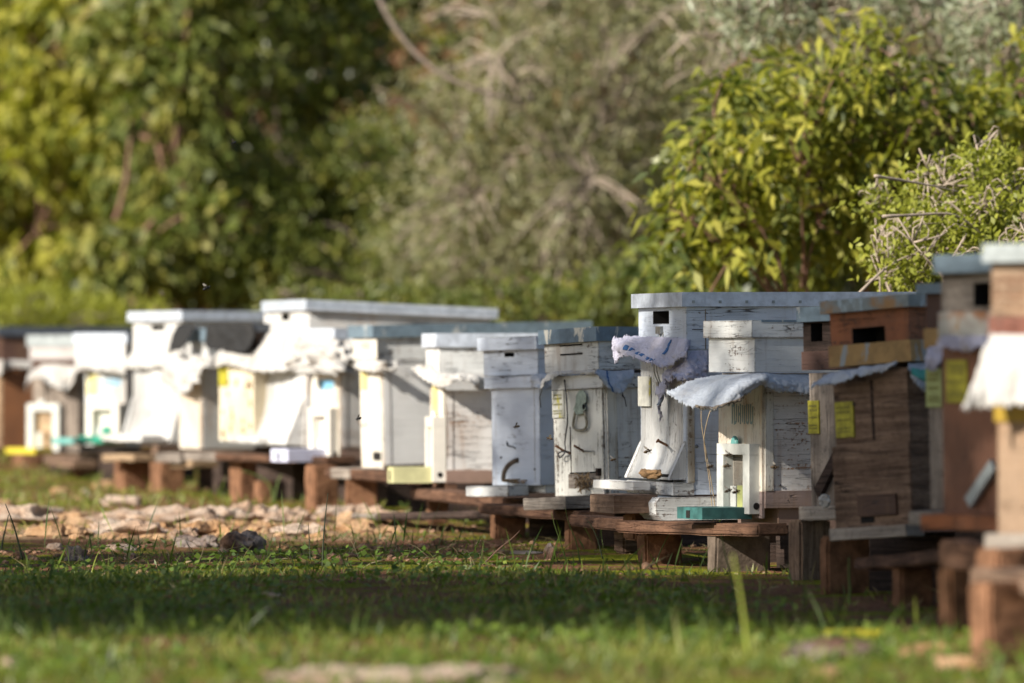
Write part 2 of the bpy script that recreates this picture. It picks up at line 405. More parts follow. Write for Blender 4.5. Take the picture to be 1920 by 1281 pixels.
def slot_box(name, x0, x1, y0, y1, z0, z1, slots, mat, parent, depth=0.09):
    """a box whose front (x0) has rectangular openings let into it; slots = [(ya, yb, za, zb)]"""
    bm = bmesh.new()
    ys = sorted({y0, y1, *[s[0] for s in slots], *[s[1] for s in slots]})
    zs = sorted({z0, z1, *[s[2] for s in slots], *[s[3] for s in slots]})
    def q(pts, mi=0):
        f = bm.faces.new([bm.verts.new(p) for p in pts])
        f.material_index = mi
    for i in range(len(ys) - 1):
        for j in range(len(zs) - 1):
            cy, cz = (ys[i] + ys[i + 1]) / 2, (zs[j] + zs[j + 1]) / 2
            if any(s[0] < cy < s[1] and s[2] < cz < s[3] for s in slots):
                continue
            q([(x0, ys[i], zs[j]), (x0, ys[i], zs[j + 1]), (x0, ys[i + 1], zs[j + 1]), (x0, ys[i + 1], zs[j])])
    for a, b_, c, d in slots:  # recess walls and back painted black for the shade within
        xd = x0 + depth
        q([(x0, a, c), (x0, b_, c), (xd, b_, c), (xd, a, c)])
        q([(x0, a, d), (x0, b_, d), (xd, b_, d), (xd, a, d)], 1)
        q([(x0, a, c), (x0, a, d), (xd, a, d), (xd, a, c)], 1)
        q([(x0, b_, c), (x0, b_, d), (xd, b_, d), (xd, b_, c)], 1)
        q([(xd, a, c), (xd, b_, c), (xd, b_, d), (xd, a, d)], 1)
    q([(x1, y0, z0), (x1, y1, z0), (x1, y1, z1), (x1, y0, z1)])
    q([(x0, y0, z0), (x1, y0, z0), (x1, y0, z1), (x0, y0, z1)])
    q([(x0, y1, z0), (x1, y1, z0), (x1, y1, z1), (x0, y1, z1)])
    q([(x0, y0, z0), (x1, y0, z0), (x1, y1, z0), (x0, y1, z0)])
    q([(x0, y0, z1), (x1, y0, z1), (x1, y1, z1), (x0, y1, z1)])
    bmesh.ops.remove_doubles(bm, verts=bm.verts[:], dist=1e-6)
    bmesh.ops.recalc_face_normals(bm, faces=bm.faces)
    return bm_obj(name, bm, [mat, M['black']], parent)

def tube_data(path, radii, sides=6):
    V, Fc = [], []
    n = len(path)
    for i, p in enumerate(path):
        p = Vector(p)
        t = (Vector(path[min(i + 1, n - 1)]) - Vector(path[max(i - 1, 0)])).normalized()
        a = t.orthogonal().normalized() if i == 0 else (a - t * a.dot(t)).normalized()
        b_ = t.cross(a)
        r = radii[i] if isinstance(radii, (list, tuple)) else radii
        for k in range(sides):
            th = 2 * math.pi * k / sides
            V.append(p + (a * math.cos(th) + b_ * math.sin(th)) * r)
    for i in range(n - 1):
        for k in range(sides):
            Fc.append((i * sides + k, i * sides + (k + 1) % sides, (i + 1) * sides + (k + 1) % sides, (i + 1) * sides + k))
    Fc.append(tuple(range(sides))[::-1])
    Fc.append(tuple(range((n - 1) * sides, n * sides)))
    return V, Fc

def tube(name, path, radii, mat, parent=None, sides=6):
    V, Fc = tube_data(path, radii, sides)
    return mesh_obj(name, V, Fc, mat, parent, True)

def tubes(name, specs, mat, parent=None, sides=5):
    V, Fc = [], []
    for path, radii in specs:
        v, f = tube_data(path, radii, sides)
        o = len(V)
        V += v
        Fc += [tuple(i + o for i in q) for q in f]
    return mesh_obj(name, V, Fc, mat, parent, True)

def ray(px, py):
    return Vector(((px - CX) / F, 1.0, (HY - py) / F))

def wpt(px, py, d):
    return Vector((0, 0, CAMZ)) + ray(px, py) * d

def catmull(ps, n):
    """n points along a Catmull-Rom curve through ps"""
    out = []
    m = len(ps)
    for i in range(n):
        t = i / (n - 1) * (m - 1)
        k = min(int(t), m - 2)
        u = t - k
        p0, p1, p2, p3 = ps[max(k - 1, 0)], ps[k], ps[k + 1], ps[min(k + 2, m - 1)]
        out.append(0.5 * ((2 * p1) + (p2 - p0) * u + (2 * p0 - 5 * p1 + 4 * p2 - p3) * u * u + (3 * p1 - p0 - 3 * p2 + p3) * u ** 3))
    return out

# ------------------------------------------------------------------ ground
def gh(x, y):
    p = Vector((x * 0.9, y * 0.9, 0.3))
    h = mn.noise(p) * 0.012 + mn.noise(p * 4.1) * 0.006
    if y > 20:
        h += min((y - 20) * 0.01, 0.14)
    if y > 36:
        h += min((y - 36) * 0.6, 9.0)
    return h

def gpt(px, py, lift=0.0):
    """where a pixel's ray meets the ground"""
    r = ray(px, py)
    d = -CAMZ / r.z
    for _ in range(4):
        p = Vector((0, 0, CAMZ)) + r * d
        d = (gh(p.x, p.y) - CAMZ) / r.z
    p = Vector((0, 0, CAMZ)) + r * d
    p.z = gh(p.x, p.y) + lift
    return p

def build_ground():
    xs = np.unique(np.concatenate([np.linspace(-60, -3.2, 24), np.arange(-3.2, 3.21, 0.08), np.linspace(3.2, 60, 24)]))
    ys = np.unique(np.concatenate([np.linspace(-40, 6.5, 20), np.arange(6.5, 26, 0.08), np.linspace(26, 120, 40)]))
    V = [(x, y, gh(x, y)) for y in ys for x in xs]
    nx = len(xs)
    Fc = [(j * nx + i, j * nx + i + 1, (j + 1) * nx + i + 1, (j + 1) * nx + i) for j in range(len(ys) - 1) for i in range(nx - 1)]
    m, nt, b = new_mat('red_soil_and_moss')
    tc = nd(nt, 'ShaderNodeTexCoord').outputs['Object']
    n1 = noise(nt, tc, 1.7, 6, 0.6)
    n2 = noise(nt, tc, 7.0, 6, 0.65)
    n3 = noise(nt, tc, 45.0, 5, 0.65)
    n4 = noise(nt, tc, 140.0, 4, 0.6)
    soil = mixc(nt, smooth(nt, n3, 0.32, 0.68), (0.10, 0.042, 0.022), (0.27, 0.13, 0.07))
    soil = mixc(nt, smooth(nt, n4, 0.56, 0.7), soil, (0.36, 0.25, 0.16))
    moss = mixc(nt, smooth(nt, n4, 0.3, 0.7), (0.09, 0.11, 0.006), (0.26, 0.27, 0.016))
    s = math_n(nt, 'ADD', math_n(nt, 'MULTIPLY', n1, 0.5), math_n(nt, 'MULTIPLY', n2, 0.5))
    s = math_n(nt, 'ADD', math_n(nt, 'MULTIPLY', n3, 0.25), math_n(nt, 'MULTIPLY', s, 0.85))
    xyz = nd(nt, 'ShaderNodeSeparateXYZ', {0: tc})
    yy = math_n(nt, 'ADD', xyz.outputs[1], math_n(nt, 'MULTIPLY', n2, 1.6))
    strip = math_n(nt, 'MULTIPLY', smooth(nt, yy, 14.6, 15.1), smooth(nt, yy, 17.3, 17.9, 1.0, 0.0))
    strip = math_n(nt, 'MULTIPLY', strip, smooth(nt, xyz.outputs[0], -0.5, -0.2, 1.0, 0.0))
    base = mixc(nt, smooth(nt, s, 0.535, 0.60), soil, moss)
    base = mixc(nt, math_n(nt, 'MULTIPLY', strip, smooth(nt, n3, .3, .5, .4, 1.0)), base, mixc(nt, n3, (0.28, 0.16, 0.09), (0.46, 0.32, 0.21)))
    nt.links.new(base, b.inputs['Base Color'])
    b.inputs['Roughness'].default_value = 0.95
    b.inputs['Specular IOR Level'].default_value = 0.1
    bump(nt, b, math_n(nt, 'ADD', n3, math_n(nt, 'MULTIPLY', n4, 0.6)), 0.02, 0.9)
    tag(mesh_obj('ground', V, Fc, m, None, True), kind='structure')

build_ground()

# ------------------------------------------------------------------ frames: hives and blocks stand in one of these
class Frame:
    """local x runs from the front back along the long side, y from the near side to the far side, z up; origin at the near front corner of the base"""
    def __init__(self, name, xc, d, phi, py_base, rx=0.0, ry=0.0, label=None, cat=None, group=None):
        self.xc, self.d = xc, d
        C = wpt(xc, py_base, d)
        self.mat = Matrix.Translation(C) @ Matrix.Rotation(R(phi), 4, 'Z') @ Matrix.Rotation(R(rx), 4, 'X') @ Matrix.Rotation(R(ry), 4, 'Y')
        self.inv = self.mat.inverted()
        self.o = self.inv @ Vector((0, 0, CAMZ))
        self.e = bpy.data.objects.new(name, None)
        COL.objects.link(self.e)
        self.e.empty_display_size = 0.05
        self.e.matrix_world = self.mat
        tag(self.e, label, cat, group)
        self.label = label
        self.base_world = C
    def pt(self, plane, px, py, out=0.0):
        r = self.inv.to_3x3() @ ray(px, py)
        if plane == 'f':
            t = (-out - self.o.x) / r.x
        elif plane == 'y':                 # an upright plane parallel to the long side, at local y = out
            t = (out - self.o.y) / r.y
        elif plane == 's':
            t = (-out - self.o.y) / r.y
        else:                              # 't': a level plane at local height out
            t = (out - self.o.z) / r.z
        return self.o + r * t
    def z(self, py): return self.pt('s', self.xc, py).z
    def y(self, px, out=0.0): return self.pt('f', px, HY, out).y
    def x(self, px, out=0.0): return self.pt('s', px, HY, out).x
    def P(self, name, x0, x1, y0, y1, pt_, pb, mat, bevel=0.003, warp=0.0, parent=None):
        return box(name, x0, x1, y0, y1, self.z(pb), self.z(pt_), M[mat] if isinstance(mat, str) else mat, parent or self.e, bevel, warp)
    def front(self, name, pxl, pxr, pt_, pb, th, mat, out=0.0, bevel=0.002, parent=None):
        """a board fixed on the front face, given by the pixels of its outline"""
        a = self.pt('f', pxl, pt_, out)
        c = self.pt('f', pxr, pb, out)
        a2 = self.pt('f', pxr, pt_, out)
        return box(name, -out - th, -out, c.y, a.y, c.z, a2.z, M[mat], parent or self.e, bevel)
    def rect(self, pxl, pxr, pt_, pb, out=0.0):
        a = self.pt('f', pxl, (pt_ + pb) / 2, out)
        b_ = self.pt('f', pxr, pt_, out)
        c = self.pt('f', pxr, pb, out)
        return (c.y, a.y, c.z, b_.z)

def drape(name, fr, cols, mat, label, group='cloths tucked under the lids', nu=64, nv=16, wr=0.004, th=0.0015, seed=0, fray=0.004, thing=True, parent=None, extra=None):
    """cloth through a grid of control points; cols = stations from left to right, each a list of (plane, px, py, out) from top to bottom"""
    grid = []
    for c in cols:
        top = fr.pt(*c[0])
        g_ = [top]
        for p in c[1:]:
            if p[0] == 'f':                # cloth hanging off the front stays in the upright plane of its top point
                q = fr.pt('y', p[1], p[2], top.y)
                if q.x > -0.012 - 0.004 * len(g_):
                    q = fr.pt('f', p[1], p[2], 0.012 + 0.004 * len(g_))
            else:
                q = fr.pt(*p)
            g_.append(q)
        grid.append(g_)
    rows = [catmull([c[i] for c in grid], nu) for i in range(len(grid[0]))]
    pts = [[None] * nv for _ in range(nu)]
    for i in range(nu):
        cc = catmull([r[i] for r in rows], nv)
        for j in range(nv):
            pts[i][j] = cc[j]
    def nrm(i, j):
        a = pts[min(i + 1, nu - 1)][j] - pts[max(i - 1, 0)][j]
        b_ = pts[i][min(j + 1, nv - 1)] - pts[i][max(j - 1, 0)]
        n = a.cross(b_)
        return n.normalized() if n.length > 1e-9 else Vector((-1, 0, 0))
    out = []
    rnd = random.Random(seed)
    for i in range(nu):
        for j in range(nv):
            p = pts[i][j]
            q = p * 22 + Vector((seed * 3.1, 0, 0))
            k = 0.25 + 0.75 * j / (nv - 1)
            w_ = (mn.noise(q) + mn.noise(q * 2.3) * 0.5 + (0.5 - abs(mn.noise(q * 1.3 + Vector((9, 2, 4)))) * 3.2) * 0.55 + (0.4 - abs(mn.noise(q * 2.9)) * 3.0) * 0.45 + (0.3 - abs(mn.noise(q * 6.1)) * 2.4) * 0.3) * wr * k * 1.25
            v = p + nrm(i, j) * w_
            if j == nv - 1 or i in (0, nu - 1):
                v = v + Vector((0, 0, rnd.uniform(-fray, fray)))
            out.append(v)
    Fc = [(i * nv + j, i * nv + j + 1, (i + 1) * nv + j + 1, (i + 1) * nv + j) for i in range(nu - 1) for j in range(nv - 1)]
    base = fr.mat if thing else Matrix.Identity(4)
    me_name = name
    o = mesh_obj(me_name, out, Fc, M[mat] if isinstance(mat, str) else mat, None if thing else parent, True)
    sm = o.modifiers.new('thickness', 'SOLIDIFY')
    sm.thickness = th
    sm.offset = 0
    if thing:
        # the origin goes to the middle of the cloth
        c = sum(out, Vector()) / len(out)
        o.data.transform(Matrix.Translation(-c))
        o.matrix_world = fr.mat @ Matrix.Translation(c)
        tag(o, label, 'cloth', group)
        def patch(pname, u0, u1, v0, v1, pm, lift=0.002):
            i0, i1, j0, j1 = int(u0 * (nu - 1)), max(int(u1 * (nu - 1)), int(u0 * (nu - 1)) + 1), int(v0 * (nv - 1)), max(int(v1 * (nv - 1)), int(v0 * (nv - 1)) + 1)
            vs, fs = [], []
            for i in range(i0, i1 + 1):
                for j in range(j0, j1 + 1):
                    n = nrm(i, j)
                    if n.x + n.y > 0: n = -n
                    vs.append(out[i * nv + j] - c + n * lift)
            nj = j1 - j0 + 1
            for i in range(i1 - i0):
                for j in range(j1 - j0):
                    fs.append((i * nj + j, i * nj + j + 1, (i + 1) * nj + j + 1, (i + 1) * nj + j))
            pp = mesh_obj(pname, vs, fs, M[pm], o, True)
            s2 = pp.modifiers.new('thickness', 'SOLIDIFY'); s2.thickness = 0.0008; s2.offset = 0
        for e in extra or []:
            patch(*e)
    return o

def tag_plate(fr, pxl, pxr, pt_, pb, mat='tag', out=0.0, rows=True, th=0.004):
    t = fr.front('yellow_tag', pxl, pxr, pt_, pb, th, mat, out, 0.0015)
    if rows:
        y0, y1, z0, z1 = fr.rect(pxl, pxr, pt_, pb, out)
        wv, hv = y1 - y0, z1 - z0
        bm = bmesh.new()
        x = -out - th
        rr = random.Random(int(pxl))
        for (fz, fh, n) in ((0.84, 0.085, 6), (0.71, 0.085, 6), (0.49, 0.07, 7), (0.25, 0.055, 6), (0.16, 0.055, 6)):
            for k in range(n):
                ya = y1 - wv * (0.13 + 0.74 * (k + 0.1) / n)
                yb = y1 - wv * (0.13 + 0.74 * (k + 0.55 + rr.uniform(0, 0.25)) / n)
                zt = z0 + hv * (fz + fh * rr.uniform(0.3, 0.6))
                bx(bm, x - 0.0006, x - 0.00005, yb, ya, z0 + hv * (fz - fh * 0.5), zt)
        bm_obj('lettering', bm, M['ink'], t)
    # nail heads in the corners
    y0, y1, z0, z1 = fr.rect(pxl, pxr, pt_, pb, out)
    return t

def flared_front(fr, pxl, pxr, pt_, pb, mat, flare=0.04, th=0.018, cheek=True, st=0.35, ck=0.62):
    """a front board that curves outward at its foot, with a wedge cheek on both sides"""
    y0, y1, z0, z1 = fr.rect(pxl, pxr, pt_, pb)
    bm = bmesh.new()
    n = 14
    A, B = [], []
    for i in range(n + 1):
        t = i / n
        z = z1 + (z0 - z1) * t
        o = -0.004 - flare * max(0, (t - st) / (1 - st)) ** 1.9
        A.append([bm.verts.new((o - 0.001, y, z)) for y in (y0 + 0.02, y1 - 0.02)])
        B.append([bm.verts.new((o + th, y, z)) for y in (y0 + 0.02, y1 - 0.02)])
    for i in range(n):
        bm.faces.new((A[i][0], A[i][1], A[i + 1][1], A[i + 1][0]))
        bm.faces.new((B[i][0], B[i + 1][0], B[i + 1][1], B[i][1]))
        for k in (0, 1):
            bm.faces.new((A[i][k], A[i + 1][k], B[i + 1][k], B[i][k]))
    bm.faces.new((A[0][0], B[0][0], B[0][1], A[0][1]))
    bm.faces.new((A[n][0], A[n][1], B[n][1], B[n][0]))
    bm_obj('front_board', bm, M[mat], fr.e, True)
    if cheek:
        for ya, yb in ((y0, y0 + 0.017), (y1 - 0.017, y1)):
            bm = bmesh.new()
            prof = ((0.0, z0 + (z1 - z0) * ck), (-0.006, z0 + (z1 - z0) * (ck - .04)), (-flare - 0.008, z0 + 0.004), (-flare - 0.008, z0), (0.0, z0))
            a = [bm.verts.new((x, ya, z)) for x, z in prof]
            b_ = [bm.verts.new((x, yb, z)) for x, z in prof]
            bm.faces.new(a)
            bm.faces.new(b_[::-1])
            for i in range(len(prof)):
                j = (i + 1) % len(prof)
                bm.faces.new((a[i], b_[i], b_[j], a[j]))
            bm_obj('cheek', bm, M[mat], fr.e, bevel=0.002)

def landing(fr, x0, x1, y0, y1, py_t, th, mat, skew=0.0, parent=None, name='landing_board', warp=0.002, drop=0.0):
    z = fr.z(py_t)
    bm = bmesh.new()
    vs = bx(bm, x0, x1, y0, y1, z - th, z)
    for v in vs:
        if v.co.x < (x0 + x1) / 2:
            v.co.y += skew
            v.co.z -= drop
    bmesh.ops.subdivide_edges(bm, edges=bm.edges[:], cuts=3, use_grid_fill=True)
    s_ = random.uniform(0, 90)
    for v in bm.verts:
        v.co += mn.noise_vector(v.co * 14 + Vector((s_, 0, 0))) * warp
    return bm_obj(name, bm, M[mat], parent or fr.e, bevel=0.0015)

def ledge(fr, pl_, pm, pr, py_t, th, mat, name='landing_board', back=0.0):
    """a landing board fixed to the front: pixels of its far front corner, near front corner and where its near edge meets the front"""
    z = fr.z(py_t)
    y0 = fr.y(pr)
    x0 = fr.pt('y', pm, py_t, y0).x
    y1 = fr.pt('f', pl_, py_t, -x0).y
    return landing(fr, x0, back, y0, y1, py_t, th, mat, 0.0, None, name)

def feeder(fr, pxl, pxr, pt_, pb, out, mat='plastic', inner=None, board='teal', board_px=None, board_py=None, hole=True):
    """moulded plastic entrance frame: an arch of two jambs and a head round a recess, open at the foot, a landing tongue in front"""
    y0, y1, z0, z1 = fr.rect(pxl, pxr, pt_, pb, out)
    jw = (y1 - y0) * 0.2
    hd = (z1 - z0) * 0.16
    e = box('entrance_frame', -out, 0.0, y0, y0 + jw, z0, z1 - hd + 0.0005, M[mat], fr.e, 0.004)
    bm = bmesh.new()
    bx(bm, -out, 0.0, y1 - jw, y1, z0, z1 - hd)
    bm_obj('jamb', bm, M[mat], e, bevel=0.004)
    box('head', -out, 0.0, y0, y1, z1 - hd + 0.001, z1, M[mat], e, 0.004)
    box('back_panel', -out * 0.2, -0.001, y0 + jw + 0.0005, y1 - jw - 0.0005, z0 + 0.001, z1 - hd, M[inner or mat], e, 0.001)
    # inner sliding gate strips
    g = (y1 - y0 - 2 * jw)
    box('gate', -out * 0.55, -out * 0.36, y0 + jw + g * 0.30, y0 + jw + g * 0.58, z0 + 0.002, z0 + (z1 - z0) * 0.4, M['lime' if board == 'teal' else board], e, 0.001)
    box('gate', -out * 0.5, -out * 0.36, y0 + jw + g * 0.68, y0 + jw + g * 0.96, z0 + 0.002, z0 + (z1 - z0) * 0.39, M['plastic'], e, 0.001)
    if hole:
        c = Vector((-out * 0.45, y0 - 0.0008, z0 + (z1 - z0) * 0.11))
        V = [c] + [c + Vector((math.cos(a) * 0.0075, 0, math.sin(a) * 0.0075)) for a in [k * math.pi / 8 for k in range(16)]]
        mesh_obj('drain_hole', V, [(0, k + 1, (k + 1) % 16 + 1) for k in range(16)], M['black'], e)
    # rounded knob on the head
    yk = (y0 + y1) / 2 + (y1 - y0) * 0.1
    bm = bmesh.new()
    bmesh.ops.create_uvsphere(bm, u_segments=14, v_segments=8, radius=0.014)
    for v in bm.verts:
        v.co = Vector((v.co.x * 0.5 - out * 0.6, v.co.y + yk, v.co.z * 1.2 + z1))
    bm_obj('knob', bm, M['turquoise' if board in ('teal', 'turquoise') else mat], e, True)
    if board_px:
        a = fr.pt('f', board_px[0], board_py[0], out)
        ln = board_px[1]
        zt = fr.z(board_py[0])
        zb = fr.z(board_py[1])
        bm = bmesh.new()
        bx(bm, -out - ln, -out * 0.4, y0 + jw * 0.75, y1 - jw * 0.35, zb, zt)
        bb = bm_obj('landing_board', bm, M[board], e, bevel=0.003)
        ym = (y0 + y1) / 2
        box('notch', -out - ln - 0.0012, -out - ln + 0.004, ym + 0.004, ym + 0.02, zb + (zt - zb) * 0.1, zb + (zt - zb) * 0.75, M['black'], bb, 0.0)
    return e

def nails(fr, pts, mat='iron', r=0.0028):
    for plane, px, py in pts:
        p = fr.pt(plane, px, py, 0.0)
        n = Vector((-1, 0, 0)) if plane == 'f' else Vector((0, -1, 0))
        tube('nail', [p - n * 0.004, p + n * 0.002, p + n * 0.003], [r, r, r * 0.7], M[mat], fr.e, 8)

HIVES = []
G = 'beehives standing in a row along the clearing'
def hive(xc, d, phi, py_base, label, rx=0.0, ry=0.0):
    h = Frame('beehive', xc, d, phi, py_base, rx, ry, label, 'beehive', G)
    h.phi = R(phi)
    HIVES.append(h)
    return h

def block(name, xl, xc, xr, pt_, pb, d, phi, mat, label, group='blocks holding up the hives', warp=0.004):
    fr = Frame(name, xc, d, phi, pb, 0, 0, label, 'block', group)
    wv = fr.y(xl)
    lv = fr.x(xr)
    e = fr.e
    bm = bmesh.new()
    z1 = fr.z(pt_)
    bx(bm, 0, lv, 0, wv, -0.03, z1)
    bmesh.ops.subdivide_edges(bm, edges=bm.edges[:], cuts=5, use_grid_fill=True)
    s_ = random.uniform(0, 90)
    for v in bm.verts:
        v.co += mn.noise_vector(v.co * 11 + Vector((s_, 0, 0))) * warp
    o = bm_obj(name, bm, M[mat], None, bevel=0.005)
    o.matrix_world = fr.mat
    bpy.data.objects.remove(e)
    tag(o, label, 'block', group)
    return o

def plank(p0, p1, wd, th, mat, label, name='plank', group='planks laid across the blocks', warp=0.0025):
    """a plank from p0 to p1 (world, middle of its upper face)"""
    ax = (p1 - p0)
    L = ax.length
    x = ax.normalized()
    y = Vector((0, 0, 1)).cross(x).normalized()
    z = x.cross(y)
    bm = bmesh.new()
    bx(bm, 0, L, -wd / 2, wd / 2, -th, 0)
    bmesh.ops.subdivide_edges(bm, edges=[e for e in bm.edges if abs(e.verts[0].co.x - e.verts[1].co.x) > L * 0.5], cuts=12)
    s_ = random.uniform(0, 90)
    for v in bm.verts:
        v.co += mn.noise_vector(v.co * 7 + Vector((s_, 0, 0))) * warp
    o = bm_obj(name, bm, M[mat], None, bevel=0.004)
    o.matrix_world = Matrix(((x.x, y.x, z.x, p0.x), (x.y, y.y, z.y, p0.y), (x.z, y.z, z.z, p0.z), (0, 0, 0, 1)))
    tag(o, label, 'plank', group)
    return o

# ------------------------------------------------------------------ the hives, from the far left end to the near right end
# far brown hive
h = hive(5, 23.0, 14, 840, 'brown hive with a long dark lid at the far left end of the row')
W, L = 0.40, h.x(238)
h.P('body', 0, L, 0, W, 688, 840, 'brown_side')
h.P('upper_box', -0.004, L, -0.004, W + 0.004, 630, 676, 'dark_brown')
h.P('lid', -0.02, L + 0.02, -0.02, W + 0.02, 612, 630, 'lid_dark')
h.front('front_board', -26, 4.5, 690, 838, 0.012, 'wood_tan')
landing(h, -0.12, 0, 0.02, W - 0.02, 838, 0.02, 'wood_brown')
drape('cloth', h, [[('f', -12, 676, .012), ('f', -14, 690, .03), ('f', -15, 702, .04)], [('f', 2, 676, .012), ('f', 0, 688, .035), ('f', -2, 704, .04)], [('s', 20, 676, .008), ('s', 18, 683, .02), ('s', 18, 691, .02)], [('s', 62, 678, .008), ('s', 62, 684, .018), ('s', 62, 690, .018)], [('s', 110, 680, .008), ('s', 110, 684, .012), ('s', 110, 688, .012)]], 'cloth_white', 'narrow strip of white cloth under the box of the far brown hive', seed=1)
block('support_block', 20, 42, 78, 845, 902, 22.8, 14, 'block_rust', 'tan block under the yellow landing board of the far grey hive')

# grey wooden hive with the white frame and yellow tongue
h = hive(148, 21.8, 62, 848, 'grey wooden hive with a white entrance frame and yellow landing board')
W, L = h.y(62), 0.45
h.P('body', 0, L, 0, W, 696, 848, 'wood_grey_v')
h.P('band', -0.004, L, -0.004, W + .004, 674, 692, 'dark_brown')
h.P('upper_box', -0.01, L, -0.01, W + .01, 648, 674, 'mauve_white')
h.P('lid', -0.016, L + .02, -0.016, W + .02, 628, 650, 'lid_pale')
feeder(h, 50, 110, 757, 846, 0.03, 'plastic', 'wood_tan', 'wood_tan', hole=False)
ledge(h, 10, 66, 106, 840, 0.022, 'yellow_plastic', back=-.031)
drape('cloth', h, [[('f', 66, 694, .012), ('f', 54, 705, .03), ('f', 48, 735, .04)], [('f', 80, 686, .012), ('f', 72, 698, .05), ('f', 66, 708, .05)], [('f', 108, 684, .012), ('f', 100, 700, .06), ('f', 92, 722, .06)], [('f', 132, 686, .012), ('f', 126, 706, .06), ('f', 122, 734, .05)], [('f', 146, 690, .012), ('f', 142, 702, .04), ('f', 140, 718, .04)]], 'cloth_white', 'crumpled white cloth hanging over the grey wooden hive', seed=2, wr=.012)
landing(h, -0.16, -0.02, -0.10, 0.06, 852, 0.028, 'wood_brown')

# small white hive with turquoise parts
h = hive(236, 20.7, 57, 836, 'small white hive with a yellow tag, blue scribble and turquoise landing board')
W, L = h.y(160), 0.45
h.P('body', 0, L, 0, W, 695, 836, 'white_v')
W2 = h.y(145)
h.P('upper_box', -0.012, L, -0.004, W2, 643, 690, 'white')
h.P('lid', -0.018, L + .02, -0.016, W2 + .006, 625, 644, 'lid_white_shade_tint')
tag_plate(h, 164, 184, 700, 741, 'tag_pale', rows=False)
bm = bmesh.new()
y0, y1, z0, z1 = h.rect(190, 226, 708, 726)
for k in range(7):
    ya = y0 + (y1 - y0) * k / 7
    bx(bm, -0.001, 0.001, ya, ya + (y1 - y0) / 11, z0 + (z1 - z0) * random.uniform(0, .3), z1 - (z1 - z0) * random.uniform(0, .4))
bm_obj('scribble', bm, M['ink_blue'], h.e)
feeder(h, 160, 222, 757, 828, 0.04, 'plastic_cream', 'plastic_cream', 'green_plastic', (215, 0.06), (818, 830), hole=False)
landing(h, -0.17, -0.045, 0.11, 0.21, 821, 0.022, 'turquoise', warp=0)
drape('cloth', h, [[('f', 150, 680, .016), ('f', 143, 686, .04), ('f', 139, 700, .05)], [('f', 172, 682, .016), ('f', 168, 692, .05), ('f', 166, 694, .06)], [('f', 205, 682, .016), ('f', 202, 688, .05), ('f', 196, 698, .06)], [('f', 236, 682, .016), ('f', 234, 690, .03), ('f', 236, 702, .04)]], 'cloth_white', 'stiff white cloth flap on the small hive with turquoise parts', seed=3, wr=.008)
block('support_block', 133, 148, 176, 868, 906, 21.4, 20, 'block_rust', 'narrow tan block under the turquoise landing board')

# tall white hive with the black felt
h = hive(345, 19.5, 27, 832, 'tall white hive with hand slot and black felt at its far end')
W, L = h.y(250), 0.50
sl = h.rect(284, 309, 608, 620)
slot_box('upper_box', 0, L, 0, W, h.z(662), h.z(600), [sl], M['white'], h.e, 0.04)
h.P('lid', -0.016, L + .016, -0.016, W + .016, 583, 601, 'lid_white_shade_tint')
h.P('body', 0, L, 0, W, 664, 832, 'white')
flared_front(h, 250, 343, 690, 830, 'white_v', 0.04)
ledge(h, 190, 265, 338, 816, 0.022, 'white', back=-.062)
h.P('rail', -0.1, L, -0.002, 0.05, 834, 850, 'wood_brown')
drape('cloth', h, [[('f', 248, 661, .008), ('f', 240, 676, .06), ('f', 240, 690, .06)], [('f', 275, 661, .008), ('f', 270, 680, .07), ('f', 266, 692, .07)], [('f', 310, 660, .008), ('f', 306, 674, .07), ('f', 304, 688, .07)], [('f', 340, 660, .008), ('f', 335, 670, .05), ('f', 332, 684, .05)]], 'cloth_white', 'rolled white cloth round the front of the tall white hive', seed=4, wr=.012)
block('support_block', 214, 233, 286, 862, 922, 19.7, 22, 'block_rust', 'upright brown block left of its twin under the tall white hive')
block('support_block', 280, 303, 346, 868, 929, 19.2, 22, 'block_rust', 'upright brown block right of its twin under the tall white hive')

# narrow hive between
h = hive(380, 18.9, 30, 842, 'narrow cream and grey hive in the gap between the two tall white hives')
W, L = h.y(340), 0.50
h.P('body', 0, L, 0, W, 684, 842, 'grey_side')
h.front('front_board', 340, 379, 686, 842, 0.006, 'cream_white')
h.P('upper_box', 0.02, L, 0, W, 640, 672, 'white_worn')
h.P('lid', 0.01, L, -0.012, W, 616, 641, 'lid_blue_plain')
ledge(h, 290, 338, 384, 850, 0.03, 'wood_grey')
drape('cloth', h, [[('f', 330, 670, .01), ('f', 318, 690, .08), ('f', 300, 712, .09)], [('f', 350, 668, .01), ('f', 338, 690, .09), ('f', 322, 726, .09)], [('f', 372, 668, .01), ('f', 364, 690, .08), ('f', 352, 736, .05)], [('s', 388, 672, .01), ('s', 388, 684, .04), ('s', 384, 698, .05)], [('s', 398, 674, .01), ('s', 398, 682, .03), ('s', 397, 690, .03)]], 'cloth_white', 'thickly crumpled white cloth over the narrow cream hive', seed=5, wr=.022)
drape('felt', h, [[('f', 344, 608, .012), ('f', 330, 616, .05), ('f', 313, 660, .08)], [('f', 352, 607, .012), ('f', 340, 628, .07), ('f', 326, 660, .08)], [('f', 360, 608, .012), ('f', 352, 636, .07), ('f', 340, 655, .07)], [('f', 366, 612, .012), ('f', 362, 622, .05), ('f', 357, 634, .05)]], 'cloth_black', 'round flap of black felt beside the tall white hive with hand slot', 'black felt pieces', seed=6, wr=.006)

